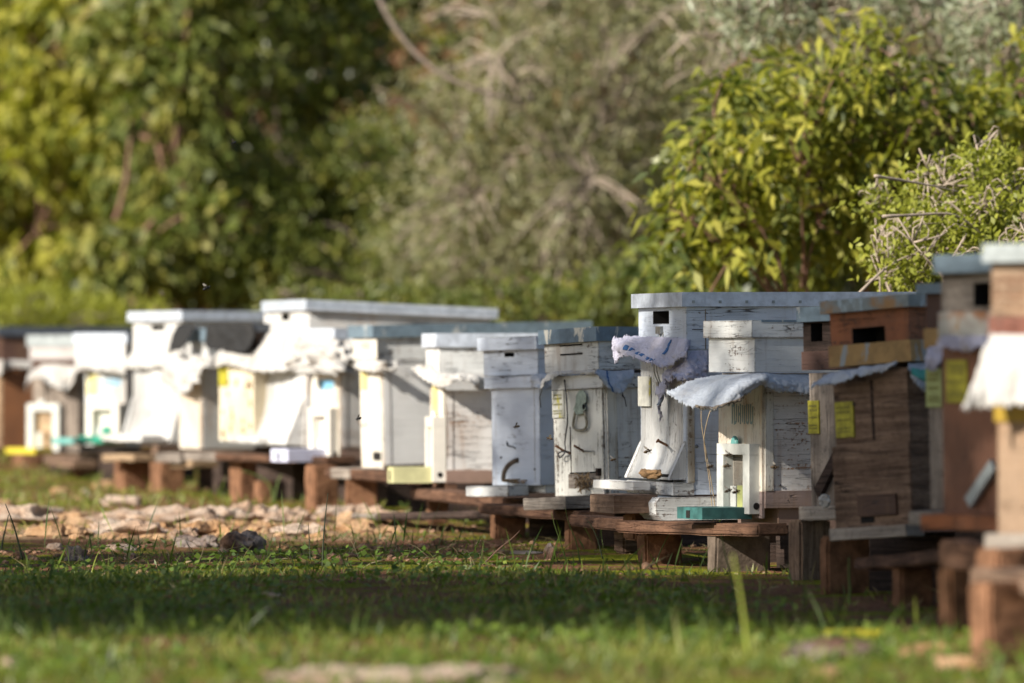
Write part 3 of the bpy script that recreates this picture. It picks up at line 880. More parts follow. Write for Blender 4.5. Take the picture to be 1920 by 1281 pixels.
# cream hive with felt on its box
h = hive(476, 18.4, 36, 826, 'cream hive smeared with dry mud, beside the white sheet of the long lidded hive')
W, L = h.y(411), 0.45
h.P('body', 0, L, 0, W, 682, 826, 'cream')
h.P('upper_box', 0.01, L, 0.0, W, 622, 676, 'wood_dark')
h.P('lid', 0.0, L + .01, -0.01, W + .01, 606, 622, 'lid_dark')
tag_plate(h, 412, 428, 685, 724, 'tag', rows=False)
bm = bmesh.new()
rr = random.Random(4)
for k in range(26):
    px, py = rr.uniform(416, 474), rr.uniform(705, 818)
    p = h.pt('f', px, py)
    r = bmesh.ops.create_icosphere(bm, subdivisions=1, radius=rr.uniform(.003, .008))
    for v in r['verts']:
        v.co = Vector((v.co.x * .35, v.co.y, v.co.z * rr.uniform(.8, 2.5))) + p
bm_obj('mud_smears', bm, M['mud'], h.e, True)
ledge(h, 345, 405, 460, 849, 0.026, 'wood_grey', 'lower_board')
drape('felt', h, [[('f', 388, 607, .012), ('f', 386, 625, .03), ('f', 384, 652, .03)], [('f', 420, 604, .012), ('f', 418, 628, .035), ('f', 416, 658, .03)], [('f', 450, 605, .012), ('f', 450, 630, .035), ('f', 452, 662, .03)], [('f', 474, 606, .012), ('f', 476, 630, .035), ('f', 470, 658, .03)]], 'cloth_black', 'square of black felt hanging over the box of the muddy cream hive', 'black felt pieces', seed=7, wr=.006)
drape('cloth', h, [[('f', 408, 664, .012), ('f', 402, 674, .04), ('f', 402, 690, .04)], [('f', 420, 656, .012), ('f', 420, 668, .05), ('f', 425, 684, .05)], [('f', 444, 664, .012), ('f', 444, 676, .05), ('f', 446, 688, .05)], [('f', 474, 668, .012), ('f', 474, 678, .04), ('f', 476, 690, .04)]], 'cloth_white', 'twisted white cloth under the black felt of the cream hive', seed=8, wr=.016)
block('support_block', 429, 452, 484, 862, 936, 18.0, 24, 'block_rust', 'upright brown block under the muddy cream hive')
block('support_block', 474, 488, 512, 902, 938, 17.9, 24, 'block_rust', 'small tan block beside the brown block under the cream hive')

# long lidded tall white hive
h = hive(570, 18.0, 18, 838, 'tallest white hive at the left with a long pale lid and white sheet', ry=2.4)
W, L = h.y(498), h.x(915)
sl = h.rect(525, 545, 588, 601)
slot_box('upper_box', 0, L, 0, W, h.z(690), h.z(578), [sl], M['grey_side'], h.e, 0.04)
h.front('front_board', 498, 525, 579, 688, 0.003, 'white')
h.front('front_board', 545, 569.5, 579, 688, 0.003, 'white')
h.P('lid', -0.018, L + .02, -0.018, W + .018, 562, 581, 'lid_white_shade_tint')
h.P('lid_batten', -0.019, L + .021, -0.019, W + .019, 570, 572, 'lid_blue_plain', 0.0)
h.P('body', 0, L, 0, W, 692, 838, 'grey_side')
flared_front(h, 496, 568, 694, 836, 'white_v', 0.05)
ledge(h, 413, 482, 538, 822, 0.022, 'white')
drape('cloth', h, [[('f', 497, 625, .01), ('f', 474, 652, .05), ('f', 450, 690, .09)], [('f', 515, 624, .01), ('f', 496, 658, .07), ('f', 478, 697, .1)], [('f', 545, 624, .01), ('f', 530, 660, .07), ('f', 518, 697, .1)], [('f', 569, 624, .01), ('f', 560, 660, .07), ('f', 552, 692, .09)], [('s', 585, 626, .01), ('s', 580, 660, .05), ('s', 574, 686, .06)]], 'cloth_white', 'smooth white sheet sloping down from the tallest white hive at the left', seed=9, wr=.008)

# hive wrapped in crumpled white sacking
h = hive(640, 17.3, 28, 862, 'cream hive with a blue smear and bluish white landing board, topped by crumpled sacking')
W, L = h.y(587), 0.45
h.P('body', 0, L, 0, W, 694, 840, 'peeled')
h.front('front_board', 587, 639, 696, 860, 0.006, 'cream_white')
h.P('base', 0.003, L, 0.002, W, 840, 862, 'base_brown')
h.P('upper_box', -0.02, L, 0.0, W, 634, 690, 'white')
h.P('lid', -0.03, L, -0.012, W + .012, 616, 636, 'lid_white_shade_tint')
bm = bmesh.new()
y0, y1, z0, z1 = h.rect(602, 629, 711, 738)
for k in range(9):
    ya = y0 + (y1 - y0) * k / 9
    bx(bm, -0.0075, -0.005, ya, ya + (y1 - y0) / 9.5, z0 + (z1 - z0) * random.uniform(0, .5), z1 - (z1 - z0) * random.uniform(0, .15))
bm_obj('paint_smear', bm, M['ink_blue'], h.e)
feeder(h, 577, 618, 765, 862, 0.035, 'plastic_cream', 'plastic_cream', 'violet_white', (612, 0.13), (842, 866))
h.P('side_seam', .020, .0213, -.0012, 0, 698, 838, 'wood_dark', 0)
drape('cloth', h, [[('f', 566, 632, .03), ('f', 556, 660, .08), ('f', 560, 690, .09)], [('f', 590, 636, .03), ('f', 582, 668, .11), ('f', 582, 700, .10)], [('f', 624, 634, .03), ('f', 616, 662, .12), ('f', 610, 698, .10)], [('s', 640, 640, .02), ('s', 636, 672, .09), ('s', 630, 704, .09)], [('s', 662, 636, .02), ('s', 664, 668, .06), ('s', 664, 692, .06)]], 'cloth_white', 'heap of crumpled white sacking on the hive with the blue smear', seed=10, wr=.034, nu=90, nv=36)
block('support_block', 572, 590, 636, 872, 952, 17.1, 24, 'block_rust', 'brown block with a sunlit edge below the bluish white landing board')

# long blue grey lid
h = hive(722, 16.6, 20, 872, 'white hive under the longest blue grey lid in the middle left', ry=-1.2)
W, L = h.y(678), h.x(1098)
L2 = 0.52
h.P('body', 0, L2, 0, W, 684, 872, 'grey_side')
h.front('front_board', 678, 721.5, 686, 880, 0.006, 'cream_white')
sl = h.rect(676, 694, 645, 649)
xo = -0.022
slot_box('upper_box', xo, L, 0.0, W + .01, h.z(676), h.z(632), [], M['white_worn'], h.e)
h.front('front_board', 664, 708, 636, 674, 0.003, 'cream_white', -xo)
h.front('vent_slit', 676, 694, 644, 646, 0.0012, 'black', -xo + 0.003, 0)
h.front('vent_slit', 676, 694, 651, 653, 0.0012, 'black', -xo + 0.003, 0)
h.P('lid', xo - .012, L + .02, -0.012, W + .02, 609, 633, 'lid_blue_plain')
tag_plate(h, 678, 690, 690, 730, 'tag_pale', rows=False, out=0.006)
h.front('entrance', 700, 715, 848, 864, 0.002, 'black', 0.006, 0)
tubes('nail', [([h.pt('f', 690, 793, .006), h.pt('f', 678, 800, .02), h.pt('f', 672, 790, .035)], .002)], M['rust'], h.e)
ledge(h, 620, 655, 716, 878, 0.03, 'wood_grey', back=-.007)
h.P('base', 0.01, L2, 0.004, W, 872, 884, 'wood_rust')
h.P('side_seam', .020, .0213, -.0012, 0, 688, 870, 'wood_dark', 0)
drape('cloth', h, [[('f', 672, 677, .02), ('f', 666, 684, .05), ('f', 662, 688, .06)], [('f', 700, 677, .02), ('f', 694, 684, .05), ('f', 690, 696, .05)], [('f', 720, 677, .02), ('s', 718, 686, .05), ('s', 716, 696, .04)], [('s', 740, 677, .01), ('s', 744, 682, .05), ('s', 742, 692, .05)]], 'cloth_white', 'short white cloth end poking out below the longest blue grey lid', seed=11, wr=.01)
block('support_block', 646, 651, 708, 886, 955, 16.6, 8, 'block_rust', 'wide tan block below the wooden landing board in the sun')

# hive with peeled side and cream tongue
h = hive(836, 15.3, 12, 884, 'white hive with a peeling side, brown base and pale yellow landing board')
W, L = h.y(812), 0.5
h.P('body', 0.003, L, 0, W, 732, 882, 'peeled')
h.front('front_board', 812, 835.5, 728, 896, 0.008, 'cream_white')
h.P('base', 0, L, -0.003, W, 882, 906, 'base_brown')
h.P('foot', 0, 0.03, 0.0, W, 906, 935, 'wood_rust')
xo = -0.018
h.P('upper_box', xo, L, 0, W + .01, 649, 702, 'white_worn')
h.P('lid', xo - .010, L, -0.008, W + .02, 625, 651, 'lid_white_shade_tint')
tag_plate(h, 813, 821, 720, 776, 'tag_pale', out=.008, rows=False)
feeder(h, 797, 812, 782, 904, 0.035, 'plastic_cream', 'plastic_cream', 'pale_yellow', (805, 0.105), (876, 906))
h.P('side_seam', .020, .0213, -.0012, 0, 735, 880, 'wood_dark', 0)
drape('cloth', h, [[('f', 806, 682, .02), ('f', 790, 686, .08), ('f', 772, 692, .10)], [('f', 820, 700, .02), ('f', 812, 705, .07), ('f', 806, 718, .07)], [('s', 838, 702, .01), ('s', 836, 710, .05), ('s', 832, 727, .06)], [('s', 862, 702, .01), ('s', 866, 706, .06), ('s', 868, 712, .07)], [('s', 890, 702, .01), ('s', 890, 712, .05), ('s', 890, 728, .05)], [('s', 912, 704, .01), ('s', 914, 716, .03), ('s', 918, 732, .03)]], 'cloth_white', 'wavy white cloth along the hive with the peeling side', seed=12, wr=.008)

# shaded white hive with the arched entrance
h = hive(1013, 14.0, 39, 910, 'smooth white hive with an arched groove over its entrance', rx=-1.0)
W, L = h.y(921), 0.45
h.P('body', 0, L, 0, W, 727, 910, 'white_shade_tint')
h.P('collar', -0.012, L, -0.006, W + .014, 704, 727, 'white_shade_tint')
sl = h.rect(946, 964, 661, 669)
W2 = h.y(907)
slot_box('upper_box', 0.0, L, 0.004, W2, h.z(703), h.z(654), [sl], M['white_shade_tint'], h.e, 0.04)
h.P('lid', -0.014, L + .01, -0.008, W2 + .008, 630, 655, 'white_shade_tint')
pa = [h.pt('f', x, y, .001) for x, y in ((944, 900), (946, 885), (954, 872), (966, 864), (972, 863))]
tube('arched_groove', catmull(pa, 14), 0.006, M['block_grey'], h.e, 8)
h.front('board_seam', 1002, 1003.4, 730, 905, 0.001, 'white_worn', 0.0, 0)
nails(h, [('f', 928, 726), ('f', 1003, 880), ('f', 952, 832), ('f', 940, 858)])
tubes('wire_staple', [([h.pt('f', 950, 828), h.pt('f', 951, 836, .006), h.pt('f', 964, 838, .006), h.pt('f', 966, 842)], .0015)], M['iron'], h.e)
ledge(h, 873, 953, 990, 911, 0.026, 'white_worn')
bm = bmesh.new()
rr = random.Random(9)
for k in range(14):
    p = h.pt('f', rr.uniform(946, 985), rr.uniform(898, 906), rr.uniform(.005, .04))
    a = rr.uniform(0, 3)
    r = bmesh.ops.create_cube(bm, size=1)
    mt = Matrix.Translation(p) @ Matrix.Rotation(a, 4, 'Z') @ Matrix.Diagonal((rr.uniform(.015, .03), .006, .004, 1))
    for v in r['verts']:
        v.co = mt @ v.co
tag(bm_obj('wood_chips', bm, M['nest'], None), 'brown wood chips in the arched entrance', 'wood chips').matrix_world = h.mat
h.P('base', 0.02, L, 0.004, W, 910, 925, 'white_worn')
drape('cloth', h, [[('f', 1008, 702, .01), ('f', 1000, 710, .03), ('f', 998, 726, .04)], [('s', 1018, 702, .01), ('s', 1014, 712, .03), ('s', 1012, 730, .04)], [('s', 1032, 704, .01), ('s', 1030, 714, .03), ('s', 1030, 728, .03)]], 'cloth_blue', 'bluish cloth corner between the arched hive and the flaked lid hive', seed=13, wr=.008, nu=24)

# worn hive with hook, opener and flaked lid
h = hive(1138, 13.25, 38, 912, 'weathered white hive with a flaked blue lid, hook wire and bottle opener', rx=-2.2)
W, L = h.y(1040), 0.45
h.P('body', 0.0, L, 0, W, 727, 912, 'white_worn')
h.front('front_board', 1040, 1137, 728, 928, 0.006, 'white_worn_v')
bm = bmesh.new()
h.P('corner_post', 0.004, h.x(1153), -0.004, 0.01, 727, 912, 'white_worn_v')
xo = -0.022
W2 = h.y(1022)
y0_ = h.pt('f', 1122, 660, -xo).y
y1_ = h.pt('f', 1021, 660, -xo).y
h.P('collar', -0.012, L, -0.008, h.pt('f', 1034, 700, .012).y, 701, 727, 'white_worn')
slb = h.pt('f', 1050, 650, -xo)
sla = h.pt('f', 1092, 650, -xo)
z1 = h.z(640)
z0 = h.z(694)
zz = lambda py: h.pt('f', 1070, py, -xo).z
slot_box('upper_box', xo, L, y0_, y1_, z0, z1, [(sla.y, slb.y, zz(649), zz(646)), (sla.y, slb.y, zz(666), zz(663))], M['white_worn'], h.e, 0.03)
h.P('lid', xo - .012, L + .01, y0_ - .008, y1_ + .008, 613, 640, 'lid_blue')
tag_plate(h, 1037, 1060, 732, 783, 'tag_worn', 0.006)
pth = [h.pt('f', *p) for p in ((1058, 712, .016), (1062, 745, .02), (1064, 790, .022), (1062, 806, .02), (1059, 830, .02), (1060, 842, .022), (1057, 852, .024), (1050, 858, .024), (1046, 853, .024), (1050, 848, .024), (1056, 847, .024), (1066, 848, .014))]
tube('hook_wire', catmull(pth, 40), 0.0018, M['iron'], h.e, 6)
tubes('nail', [([h.pt('f', 1070, 850, .006), h.pt('f', 1058, 846, .02), h.pt('f', 1042, 836, .045)], .003), ([h.pt('f', 1094, 846, .006), h.pt('f', 1084, 840, .03), h.pt('f', 1077, 836, .045)], .003)], M['rust'], h.e)
tubes('bent_wire', [([h.pt('f', 1094, 846, .008), h.pt('f', 1114, 846, .012), h.pt('f', 1114, 854, .012)], .0014)], M['zinc'], h.e)
# the opener: a plate with a hole over a wire loop
pc = h.pt('f', 1088, 748, .012)
bm = bmesh.new()
prof = [(1081, 778), (1075, 768), (1079, 758), (1080, 742), (1086, 732), (1093, 732), (1099, 740), (1099, 754), (1092, 760), (1092, 766), (1099, 764), (1093, 776)]
a = [bm.verts.new(h.pt('f', x, y, .016)) for x, y in prof]
b_ = [bm.verts.new(h.pt('f', x, y, .006)) for x, y in prof]
bm.faces.new(a); bm.faces.new(b_[::-1])
for i in range(len(prof)):
    j = (i + 1) % len(prof)
    bm.faces.new((a[i], b_[i], b_[j], a[j]))
op = bm_obj('opener', bm, M['pale_green_metal'], h.e, bevel=0.001)
c_ = h.pt('f', 1094, 763, .0165)
mesh_obj('opener_hole', [c_] + [c_ + Vector((0, math.cos(k * math.pi / 8) * .005, math.sin(k * math.pi / 8) * .0065)) for k in range(16)], [(0, k + 1, (k + 1) % 16 + 1) for k in range(16)], M['black'], op)
tube('opener_loop', catmull([h.pt('f', x, y, .014) for x, y in ((1079, 772), (1076, 786), (1075, 800), (1082, 806), (1094, 806), (1100, 798), (1099, 784), (1095, 770))], 30), 0.0032, M['pale_paint_metal'], op, 8)
h.front('panel_seam', 1070, 1071.3, 800, 896, 0.0012, 'wood_dark', 0.006, 0)
h.front('panel_seam', 1069, 1128, 884, 886.5, 0.0015, 'black', 0.006, 0)
h.front('entrance', 1066, 1126, 887, 914, 0.001, 'wood_grey', 0.006, 0)
h.front('peg', 1124, 1128, 878, 892, 0.012, 'wood_dark', 0.006, 0)
ledge(h, 980, 1060, 1128, 930, 0.028, 'wood_grey', back=-.007)
h.P('base', 0.01, L, 0.0, W, 912, 934, 'white_worn')
h.P('foot', 0.03, L, 0.01, W, 934, 958, 'white_worn')
bm = bmesh.new()
rr = random.Random(3)
for k in range(45):
    p = h.pt('f', rr.gauss(1096, 7), rr.uniform(890, 919), rr.uniform(.008, .035))
    r = bmesh.ops.create_cube(bm, size=1)
    mt = Matrix.Translation(p) @ Matrix.Rotation(rr.uniform(0, 6), 4, Vector((rr.random(), rr.random(), rr.random()))) @ Matrix.Diagonal((rr.uniform(.01, .028), .0025, .002, 1))
    for v in r['verts']:
        v.co = mt @ v.co
tag(bm_obj('nest_scraps', bm, M['nest'], None), 'tangle of dry nest scraps on the landing board below the opener', 'nest scraps').matrix_world = h.mat
drape('cloth', h, [[('f', 1030, 700, .02), ('f', 1016, 716, .045), ('f', 1014, 730, .05)], [('f', 1040, 697, .02), ('f', 1030, 704, .05), ('f', 1024, 716, .06)], [('f', 1058, 696, .02), ('f', 1054, 699, .045), ('f', 1052, 703, .05)], [('f', 1090, 695, .02), ('f', 1088, 698, .045), ('f', 1088, 701, .045)], [('f', 1118, 694, .02), ('f', 1116, 697, .045), ('f', 1118, 700, .04)]], 'cloth_white', 'thin white cloth edge curling at the left over the collar above the hook wire', seed=14, wr=.004)
drape('cloth', h, [[('s', 1122, 695, .01), ('s', 1118, 697, .05), ('s', 1116, 698, .06)], [('s', 1134, 695, .01), ('s', 1138, 714, .06), ('s', 1146, 734, .06)], [('s', 1146, 696, .01), ('s', 1156, 716, .05), ('s', 1165, 738, .06)], [('s', 1160, 696, .01), ('s', 1168, 708, .04), ('s', 1174, 724, .05)], [('s', 1188, 694, .01), ('s', 1189, 704, .03), ('s', 1189, 712, .03)]], 'cloth_blue', 'bluish sack corner tied with blue thread on the flaked lid hive', seed=15, wr=.005, nu=48, extra=[('blue_thread', .28, .33, 0.1, .98, 'cloth_print')])
tubes('cord', [([h.pt('s', 1166, 736, .06), h.pt('s', 1172, 750, .05), h.pt('s', 1174, 762, .04)], .0014), ([h.pt('s', 1164, 734, .06), h.pt('s', 1168, 744, .05), h.pt('s', 1172, 746, .05)], .0014)], M['iron'], h.e)
tubes('cord', [([h.pt('f', 1016, 730, .05), h.pt('f', 1012, 745, .045), h.pt('f', 1014, 764, .04)], .0014)], M['iron'], h.e)

# the tall hive in focus
h = hive(1290, 12.4, 17, 928, 'tall sharp white hive with the longest white lid and lilac cloth', rx=0, ry=-0.3)
W, L = h.y(1201), h.x(1722)
h.P('body', 0, L, 0, W, 656, 928, 'white_shade_tint')
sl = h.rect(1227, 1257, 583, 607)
slot_box('upper_box', -0.003, L, -0.003, W + .003, h.z(655), h.z(574), [sl], M['white_shade_tint'], h.e, 0.05)
h.P('side_seam', 0.01, L - .01, -0.0042, 0.0, 617.5, 618.6, 'wood_dark', 0)
h.P('side_seam', 0.04, 0.042, -0.0042, 0.0, 580, 655, 'wood_grey', 0)
h.P('lid', -0.016, L + .016, -0.014, W + .016, 548, 575, 'lid_white_shade_tint', 0.004)
for k in range(9):
    p = h.pt('s', 1300 + k * 50, 566, .014)
    box('rivet', p.x - .003, p.x + .003, p.y - .002, p.y + .001, p.z - .003, p.z + .003, M['lid_pale'], h.e, .001)
h.P('corner_board', 0.0, h.x(1301), -0.003, 0.01, 700, 905, 'white_worn_v')
flared_front(h, 1201, 1287, 660, 900, 'white_v', 0.03, st=.66, ck=.30)
tag_plate(h, 1199, 1220, 706, 762, 'tag_worn', 0.008, rows=False)
# spring latch: plate, two bowed wires, lever
box('latch', -0.010, -0.004, *h.rect(1237, 1246, 612, 626)[:2], *h.rect(1237, 1246, 612, 626)[2:], M['zinc'], h.e, .001)
tubes('latch_wire', [(catmull([h.pt('y', x, y, h.y(1242)) for x, y, o in ((1240, 622, .012), (1234, 640, .05), (1229, 662, .06), (1226, 690, .045), (1229, 705, .03), (1234, 716, .022))], 20), .0014), (catmull([h.pt('y', x, y, h.y(1247)) for x, y, o in ((1245, 622, .012), (1240, 640, .05), (1233, 662, .06), (1231, 690, .045), (1235, 708, .03), (1240, 722, .022))], 20), .0014)], M['zinc'], h.e, 6)
lv = [h.pt('f', x, y, o) for x, y, o in ((1231, 716, .02), (1234, 730, .02), (1240, 742, .026), (1238, 752, .034), (1232, 760, .042))]
bm = bmesh.new()
prev = None
for i, p in enumerate(catmull(lv, 12)):
    cur = [bm.verts.new(p + Vector((dx, dy, 0))) for dx, dy in ((0, -.007), (0, .007), (.004, .007), (.004, -.007))]
    if prev:
        for k in range(4):
            bm.faces.new((prev[k], prev[(k + 1) % 4], cur[(k + 1) % 4], cur[k]))
    prev = cur
bm_obj('latch_lever', bm, M['zinc'], h.e)
tubes('nail', [([h.pt('f', 1252, 836, .004), h.pt('f', 1235, 827, .045)], .003), ([h.pt('f', 1234, 827.5, .045), h.pt('f', 1232, 826, .047)], .005)], M['rust'], h.e, 8)
nails(h, [('s', 1306, 837), ('s', 1300, 610), ('s', 1300, 600), ('s', 1320, 700)], 'zinc', .004)
h.front('entrance', 1238, 1262, 890, 904, 0.002, 'black', .03, 0)
x0l = h.x(1186)
ledge(h, 1112, 1187, 1258, 905, 0.020, 'white', back=-.05)
h.P('base', -0.005, L, 0.0, W, 928, 932, 'wood_dark')
bm = bmesh.new()
x1_, za, zb = h.x(1460, .02), h.z(932), h.z(975)
pr = [(h.x(1230, .02), zb + .012), (h.x(1228, .02), za - .012), (h.x(1236, .02), za), (x1_, za), (x1_, zb), (h.x(1240, .02), zb)]
a = [bm.verts.new((x, -.02, z)) for x, z in pr]
b_ = [bm.verts.new((x, .10, z)) for x, z in pr]
bm.faces.new(a); bm.faces.new(b_[::-1])
for i in range(6):
    bm.faces.new((a[i], b_[i], b_[(i + 1) % 6], a[(i + 1) % 6]))
bm_obj('base_runner', bm, M['white_worn'], h.e, bevel=.004)
h.P('front_sill', h.x(1261), h.x(1300), -.002, W, 905, 929, 'white_worn')
h.P('under_board', h.x(1158), h.x(1240), 0.03, 0.2, 928, 962, 'wood_brown')
drape('cloth', h, [[('f', 1196, 630, .01), ('f', 1168, 633, .10), ('f', 1150, 640, .16), ('f', 1154, 682, .15)], [('f', 1206, 632, .01), ('f', 1184, 640, .09), ('f', 1166, 652, .13), ('f', 1170, 664, .13)], [('f', 1226, 632, .01), ('f', 1212, 648, .08), ('f', 1198, 662, .12), ('f', 1190, 672, .12)], [('f', 1250, 633, .01), ('f', 1240, 655, .08), ('f', 1228, 674, .11), ('f', 1220, 682, .11)], [('f', 1270, 634, .01), ('f', 1262, 656, .08), ('f', 1252, 676, .10), ('f', 1246, 690, .09)], [('f', 1287, 636, .01), ('f', 1280, 650, .05), ('f', 1276, 664, .07), ('f', 1274, 672, .06)], [('s', 1294, 640, .01), ('s', 1291, 652, .03), ('s', 1288, 664, .04), ('s', 1286, 672, .04)]], 'cloth_lilac', 'lilac frayed cloth with blue print hanging over the front of the tall sharp hive', seed=16, wr=.0055, nu=180, nv=60, fray=.006,
      extra=[('blue_print', .22 + .05 * k, .22 + .05 * k + .026, .60 + .02 * k, .74 + .02 * k, 'cloth_print') for k in range(7)] + [('blue_print', .58, .605, .1, .5, 'cloth_print')])
drape('cloth', h, [[('f', 1250, 700, .01), ('f', 1244, 712, .03), ('f', 1240, 736, .03), ('f', 1239, 790, .02)], [('f', 1262, 690, .01), ('f', 1256, 700, .03), ('f', 1252, 712, .03), ('f', 1246, 728, .02)], [('f', 1284, 678, .01), ('f', 1280, 694, .05), ('f', 1274, 704, .05), ('f', 1262, 716, .04)], [('s', 1296, 660, .012), ('s', 1294, 684, .03), ('s', 1290, 700, .05), ('s', 1284, 714, .05)], [('s', 1326, 658, .012), ('s', 1326, 680, .02), ('s', 1324, 696, .03), ('s', 1322, 712, .03)]], 'cloth_lilac', 'torn lilac rag wrapped round the near corner of the tall sharp hive', seed=17, wr=.008, nu=180, nv=60, fray=.008)
# clay lump on the landing board
def stone(name, loc, sx, sy, sz, mat, label, cat='stone', group=None, seed=0, rot=0.0, sub=4, amp=0.35, sink=0.3):
    bm = bmesh.new()
    bmesh.ops.create_icosphere(bm, subdivisions=sub, radius=1)
    o3 = Vector((seed * 7.7, seed * 1.3, 0))
    k = 1.0 / max(sz, min(sx, sy) * .5, 1e-4)
    for v in bm.verts:
        n = v.co.normalized()
        e = Vector((abs(n.x) ** .7 * math.copysign(1, n.x) * sx, abs(n.y) ** .7 * math.copysign(1, n.y) * sy, n.z * sz))
        q = e * k * .8 + o3
        f = 1 + mn.noise(n * 1.6 + o3) * amp * .8
        d = mn.noise(q) * .55 + mn.noise(q * 2.3) * .4 - abs(mn.noise(q * 1.7 + o3)) * .5 + mn.noise(q * 5) * .22 - abs(mn.noise(q * 9)) * .2
        nn = Vector((n.x / sx, n.y / sy, n.z / sz)).normalized()
        v.co = e * f + nn * d * amp * 1.3 * min(sz, sx) 
    o = bm_obj(name, bm, M[mat], None, False)
    o.location = Vector(loc) + Vector((0, 0, sz * (1 - 2 * sink)))
    o.rotation_euler = (0, 0, rot)
    tag(o, label, cat, group)
    return o
pl = h.mat @ h.pt('t', 1220, 897, h.z(891))
stone('clay_lump', pl, .025, .016, .011, 'mud', 'lump of brown clay on the landing board of the tall sharp hive', 'clay', seed=5, sink=.12)
# two dry stems standing in front of the side
g0 = wpt(1345, 975, 12.25)
o = tubes('dry_weed', [(catmull([wpt(1344, 980, 12.2), wpt(1338, 930, 12.2), wpt(1328, 870, 12.2), wpt(1316, 800, 12.22), wpt(1315, 765, 12.24)], 14), .0011), (catmull([wpt(1338, 980, 12.2), wpt(1330, 900, 12.2), wpt(1320, 830, 12.2), wpt(1326, 790, 12.2), wpt(1332, 770, 12.2)], 14), .0011)], M['straw'])
tag(o, 'pair of dark wiry dry weeds rising along the side of the tall sharp hive', 'weeds')

# white hive with the teal tongue
h = hive(1434, 11.9, 26, 955, 'white hive with worn paint, white entrance frame and teal landing board')
W, L = h.y(1352), 0.5
h.P('body', 0.003, L, 0, W, 700, 921, 'peeled')
h.front('front_board', 1352, 1433.5, 704, 922, 0.006, 'cream_white')
h.P('base', 0.0, L, -0.003, W, 921, 953, 'mauve')
h.front('base_front', 1420, 1433.5, 922, 972, 0.006, 'mauve')
h.P('foot', 0.035, 0.2, 0.005, W - .01, 953, 998, 'base_brown')
h.P('corner_board', 0.0, h.x(1449), -0.004, 0.01, 735, 921, 'white_worn_v')
xo = -0.035
yc = h.pt('f', 1415, 660, -xo).y
yl = h.pt('f', 1329, 660, -xo).y
h.P('upper_box', xo, L, yc, yl, 632, 698, 'white_worn')
h.P('lid', xo - .010, L + .01, yc - .006, yl + .006, 601, 633, 'white_worn')
h.P('lid_edge', xo + .012, L + .011, yc - .0075, yl + .0075, 600, 604, 'lid_blue', 0)
bm = bmesh.new()
y0, y1, z0, z1 = h.rect(1375, 1417, 757, 797)
n = 11
rr = random.Random(2)
for k in range(n):
    ya = y0 + (y1 - y0) * k / n
    wd = (y1 - y0) / n * .34
    bx(bm, -0.0072, -0.006, ya, ya + wd, z0 + (z1 - z0) * rr.uniform(0, .12), z1 - (z1 - z0) * rr.uniform(0, .12))
    if rr.random() < .3:
        zc = z0 + (z1 - z0) * rr.choice((.1, .5, .9))
        bx(bm, -0.0071, -0.006, ya + wd, ya + (y1 - y0) / n, zc - .003, zc + .003)
bm_obj('stencil_lettering', bm, M['ink_teal'], h.e)
fe = feeder(h, 1344, 1405, 833, 964, 0.03, 'plastic', 'wood_grey', 'teal', (1399, 0.10), (952, 974))
nails(h, [('f', 1429, 754), ('f', 1426, 826), ('f', 1430, 896), ('s', 1462, 910)])
drape('cloth', h, [[('f', 1334, 706, .03), ('f', 1292, 717, .08), ('f', 1264, 729, .12), ('f', 1250, 737, .13)], [('f', 1350, 705, .03), ('f', 1312, 718, .08), ('f', 1284, 738, .12), ('f', 1268, 750, .13)], [('f', 1378, 703, .03), ('f', 1340, 718, .08), ('f', 1312, 744, .12), ('f', 1296, 763, .13)], [('f', 1402, 701, .03), ('f', 1366, 714, .08), ('f', 1338, 742, .12), ('f', 1322, 768, .13)], [('s', 1418, 701, .012), ('s', 1392, 711, .03), ('s', 1366, 736, .045), ('s', 1346, 766, .05)], [('s', 1426, 700, .012), ('s', 1412, 707, .045), ('s', 1398, 722, .06), ('s', 1388, 745, .055)], [('s', 1438, 700, .012), ('s', 1432, 704, .05), ('s', 1426, 711, .065), ('s', 1422, 722, .06)], [('s', 1456, 702, .012), ('s', 1454, 710, .04), ('s', 1454, 720, .055), ('s', 1454, 732, .055)], [('s', 1485, 702, .012), ('s', 1485, 712, .03), ('s', 1485, 724, .04), ('s', 1486, 734, .04)], [('s', 1516, 702, .01), ('s', 1516, 714, .03), ('s', 1517, 726, .04), ('s', 1518, 740, .04)], [('s', 1550, 704, .01), ('s', 1550, 714, .03), ('s', 1552, 726, .04), ('s', 1554, 738, .04)]], 'cloth_blue', 'large pale sack cloth jutting out over the white entrance frame', seed=18, wr=.0032, nu=180, nv=60, th=.003, fray=.005,
      extra=[('frayed_hem', .24, .52, .93, 1.0, 'cloth_fray')])

# dark hive behind the rust lidded one
h = hive(1640, 11.3, 45, 950, 'grey brown hive with a dark slotted box, half hidden behind the rusty lidded hive', rx=-1.5)
W, L = h.y(1517), 0.45
h.P('body', 0, L, 0, W, 696, 950, 'wood_grey_v')
W2 = h.y(1511)
sl = h.rect(1524, 1546, 606, 640)
slot_box('upper_box', -0.006, L, 0, W2, h.z(655), h.z(598), [sl], M['wood_dark'], h.e, 0.06)
h.P('band', -0.009, L, 0, W2 + .003, 655, 690, 'dark_brown')
h.P('lid', -0.022, L, -.02, h.y(1497, .02), 571, 599, 'lid_blue_plain')
tag_plate(h, 1517, 1538, 751, 813, 'tag')
bm = bmesh.new()
q = [h.pt('f', x, y, .014) for x, y in ((1560, 850), (1566, 870), (1534, 936), (1526, 916))]
a = [bm.verts.new(p) for p in q]
b_ = [bm.verts.new(p + Vector((.013, 0, 0))) for p in q]
bm.faces.new(a); bm.faces.new(b_[::-1])
for i in range(4):
    bm.faces.new((a[i], b_[i], b_[(i + 1) % 4], a[(i + 1) % 4]))
bm_obj('slanting_slat', bm, M['wood_dark'], h.e, bevel=.001)
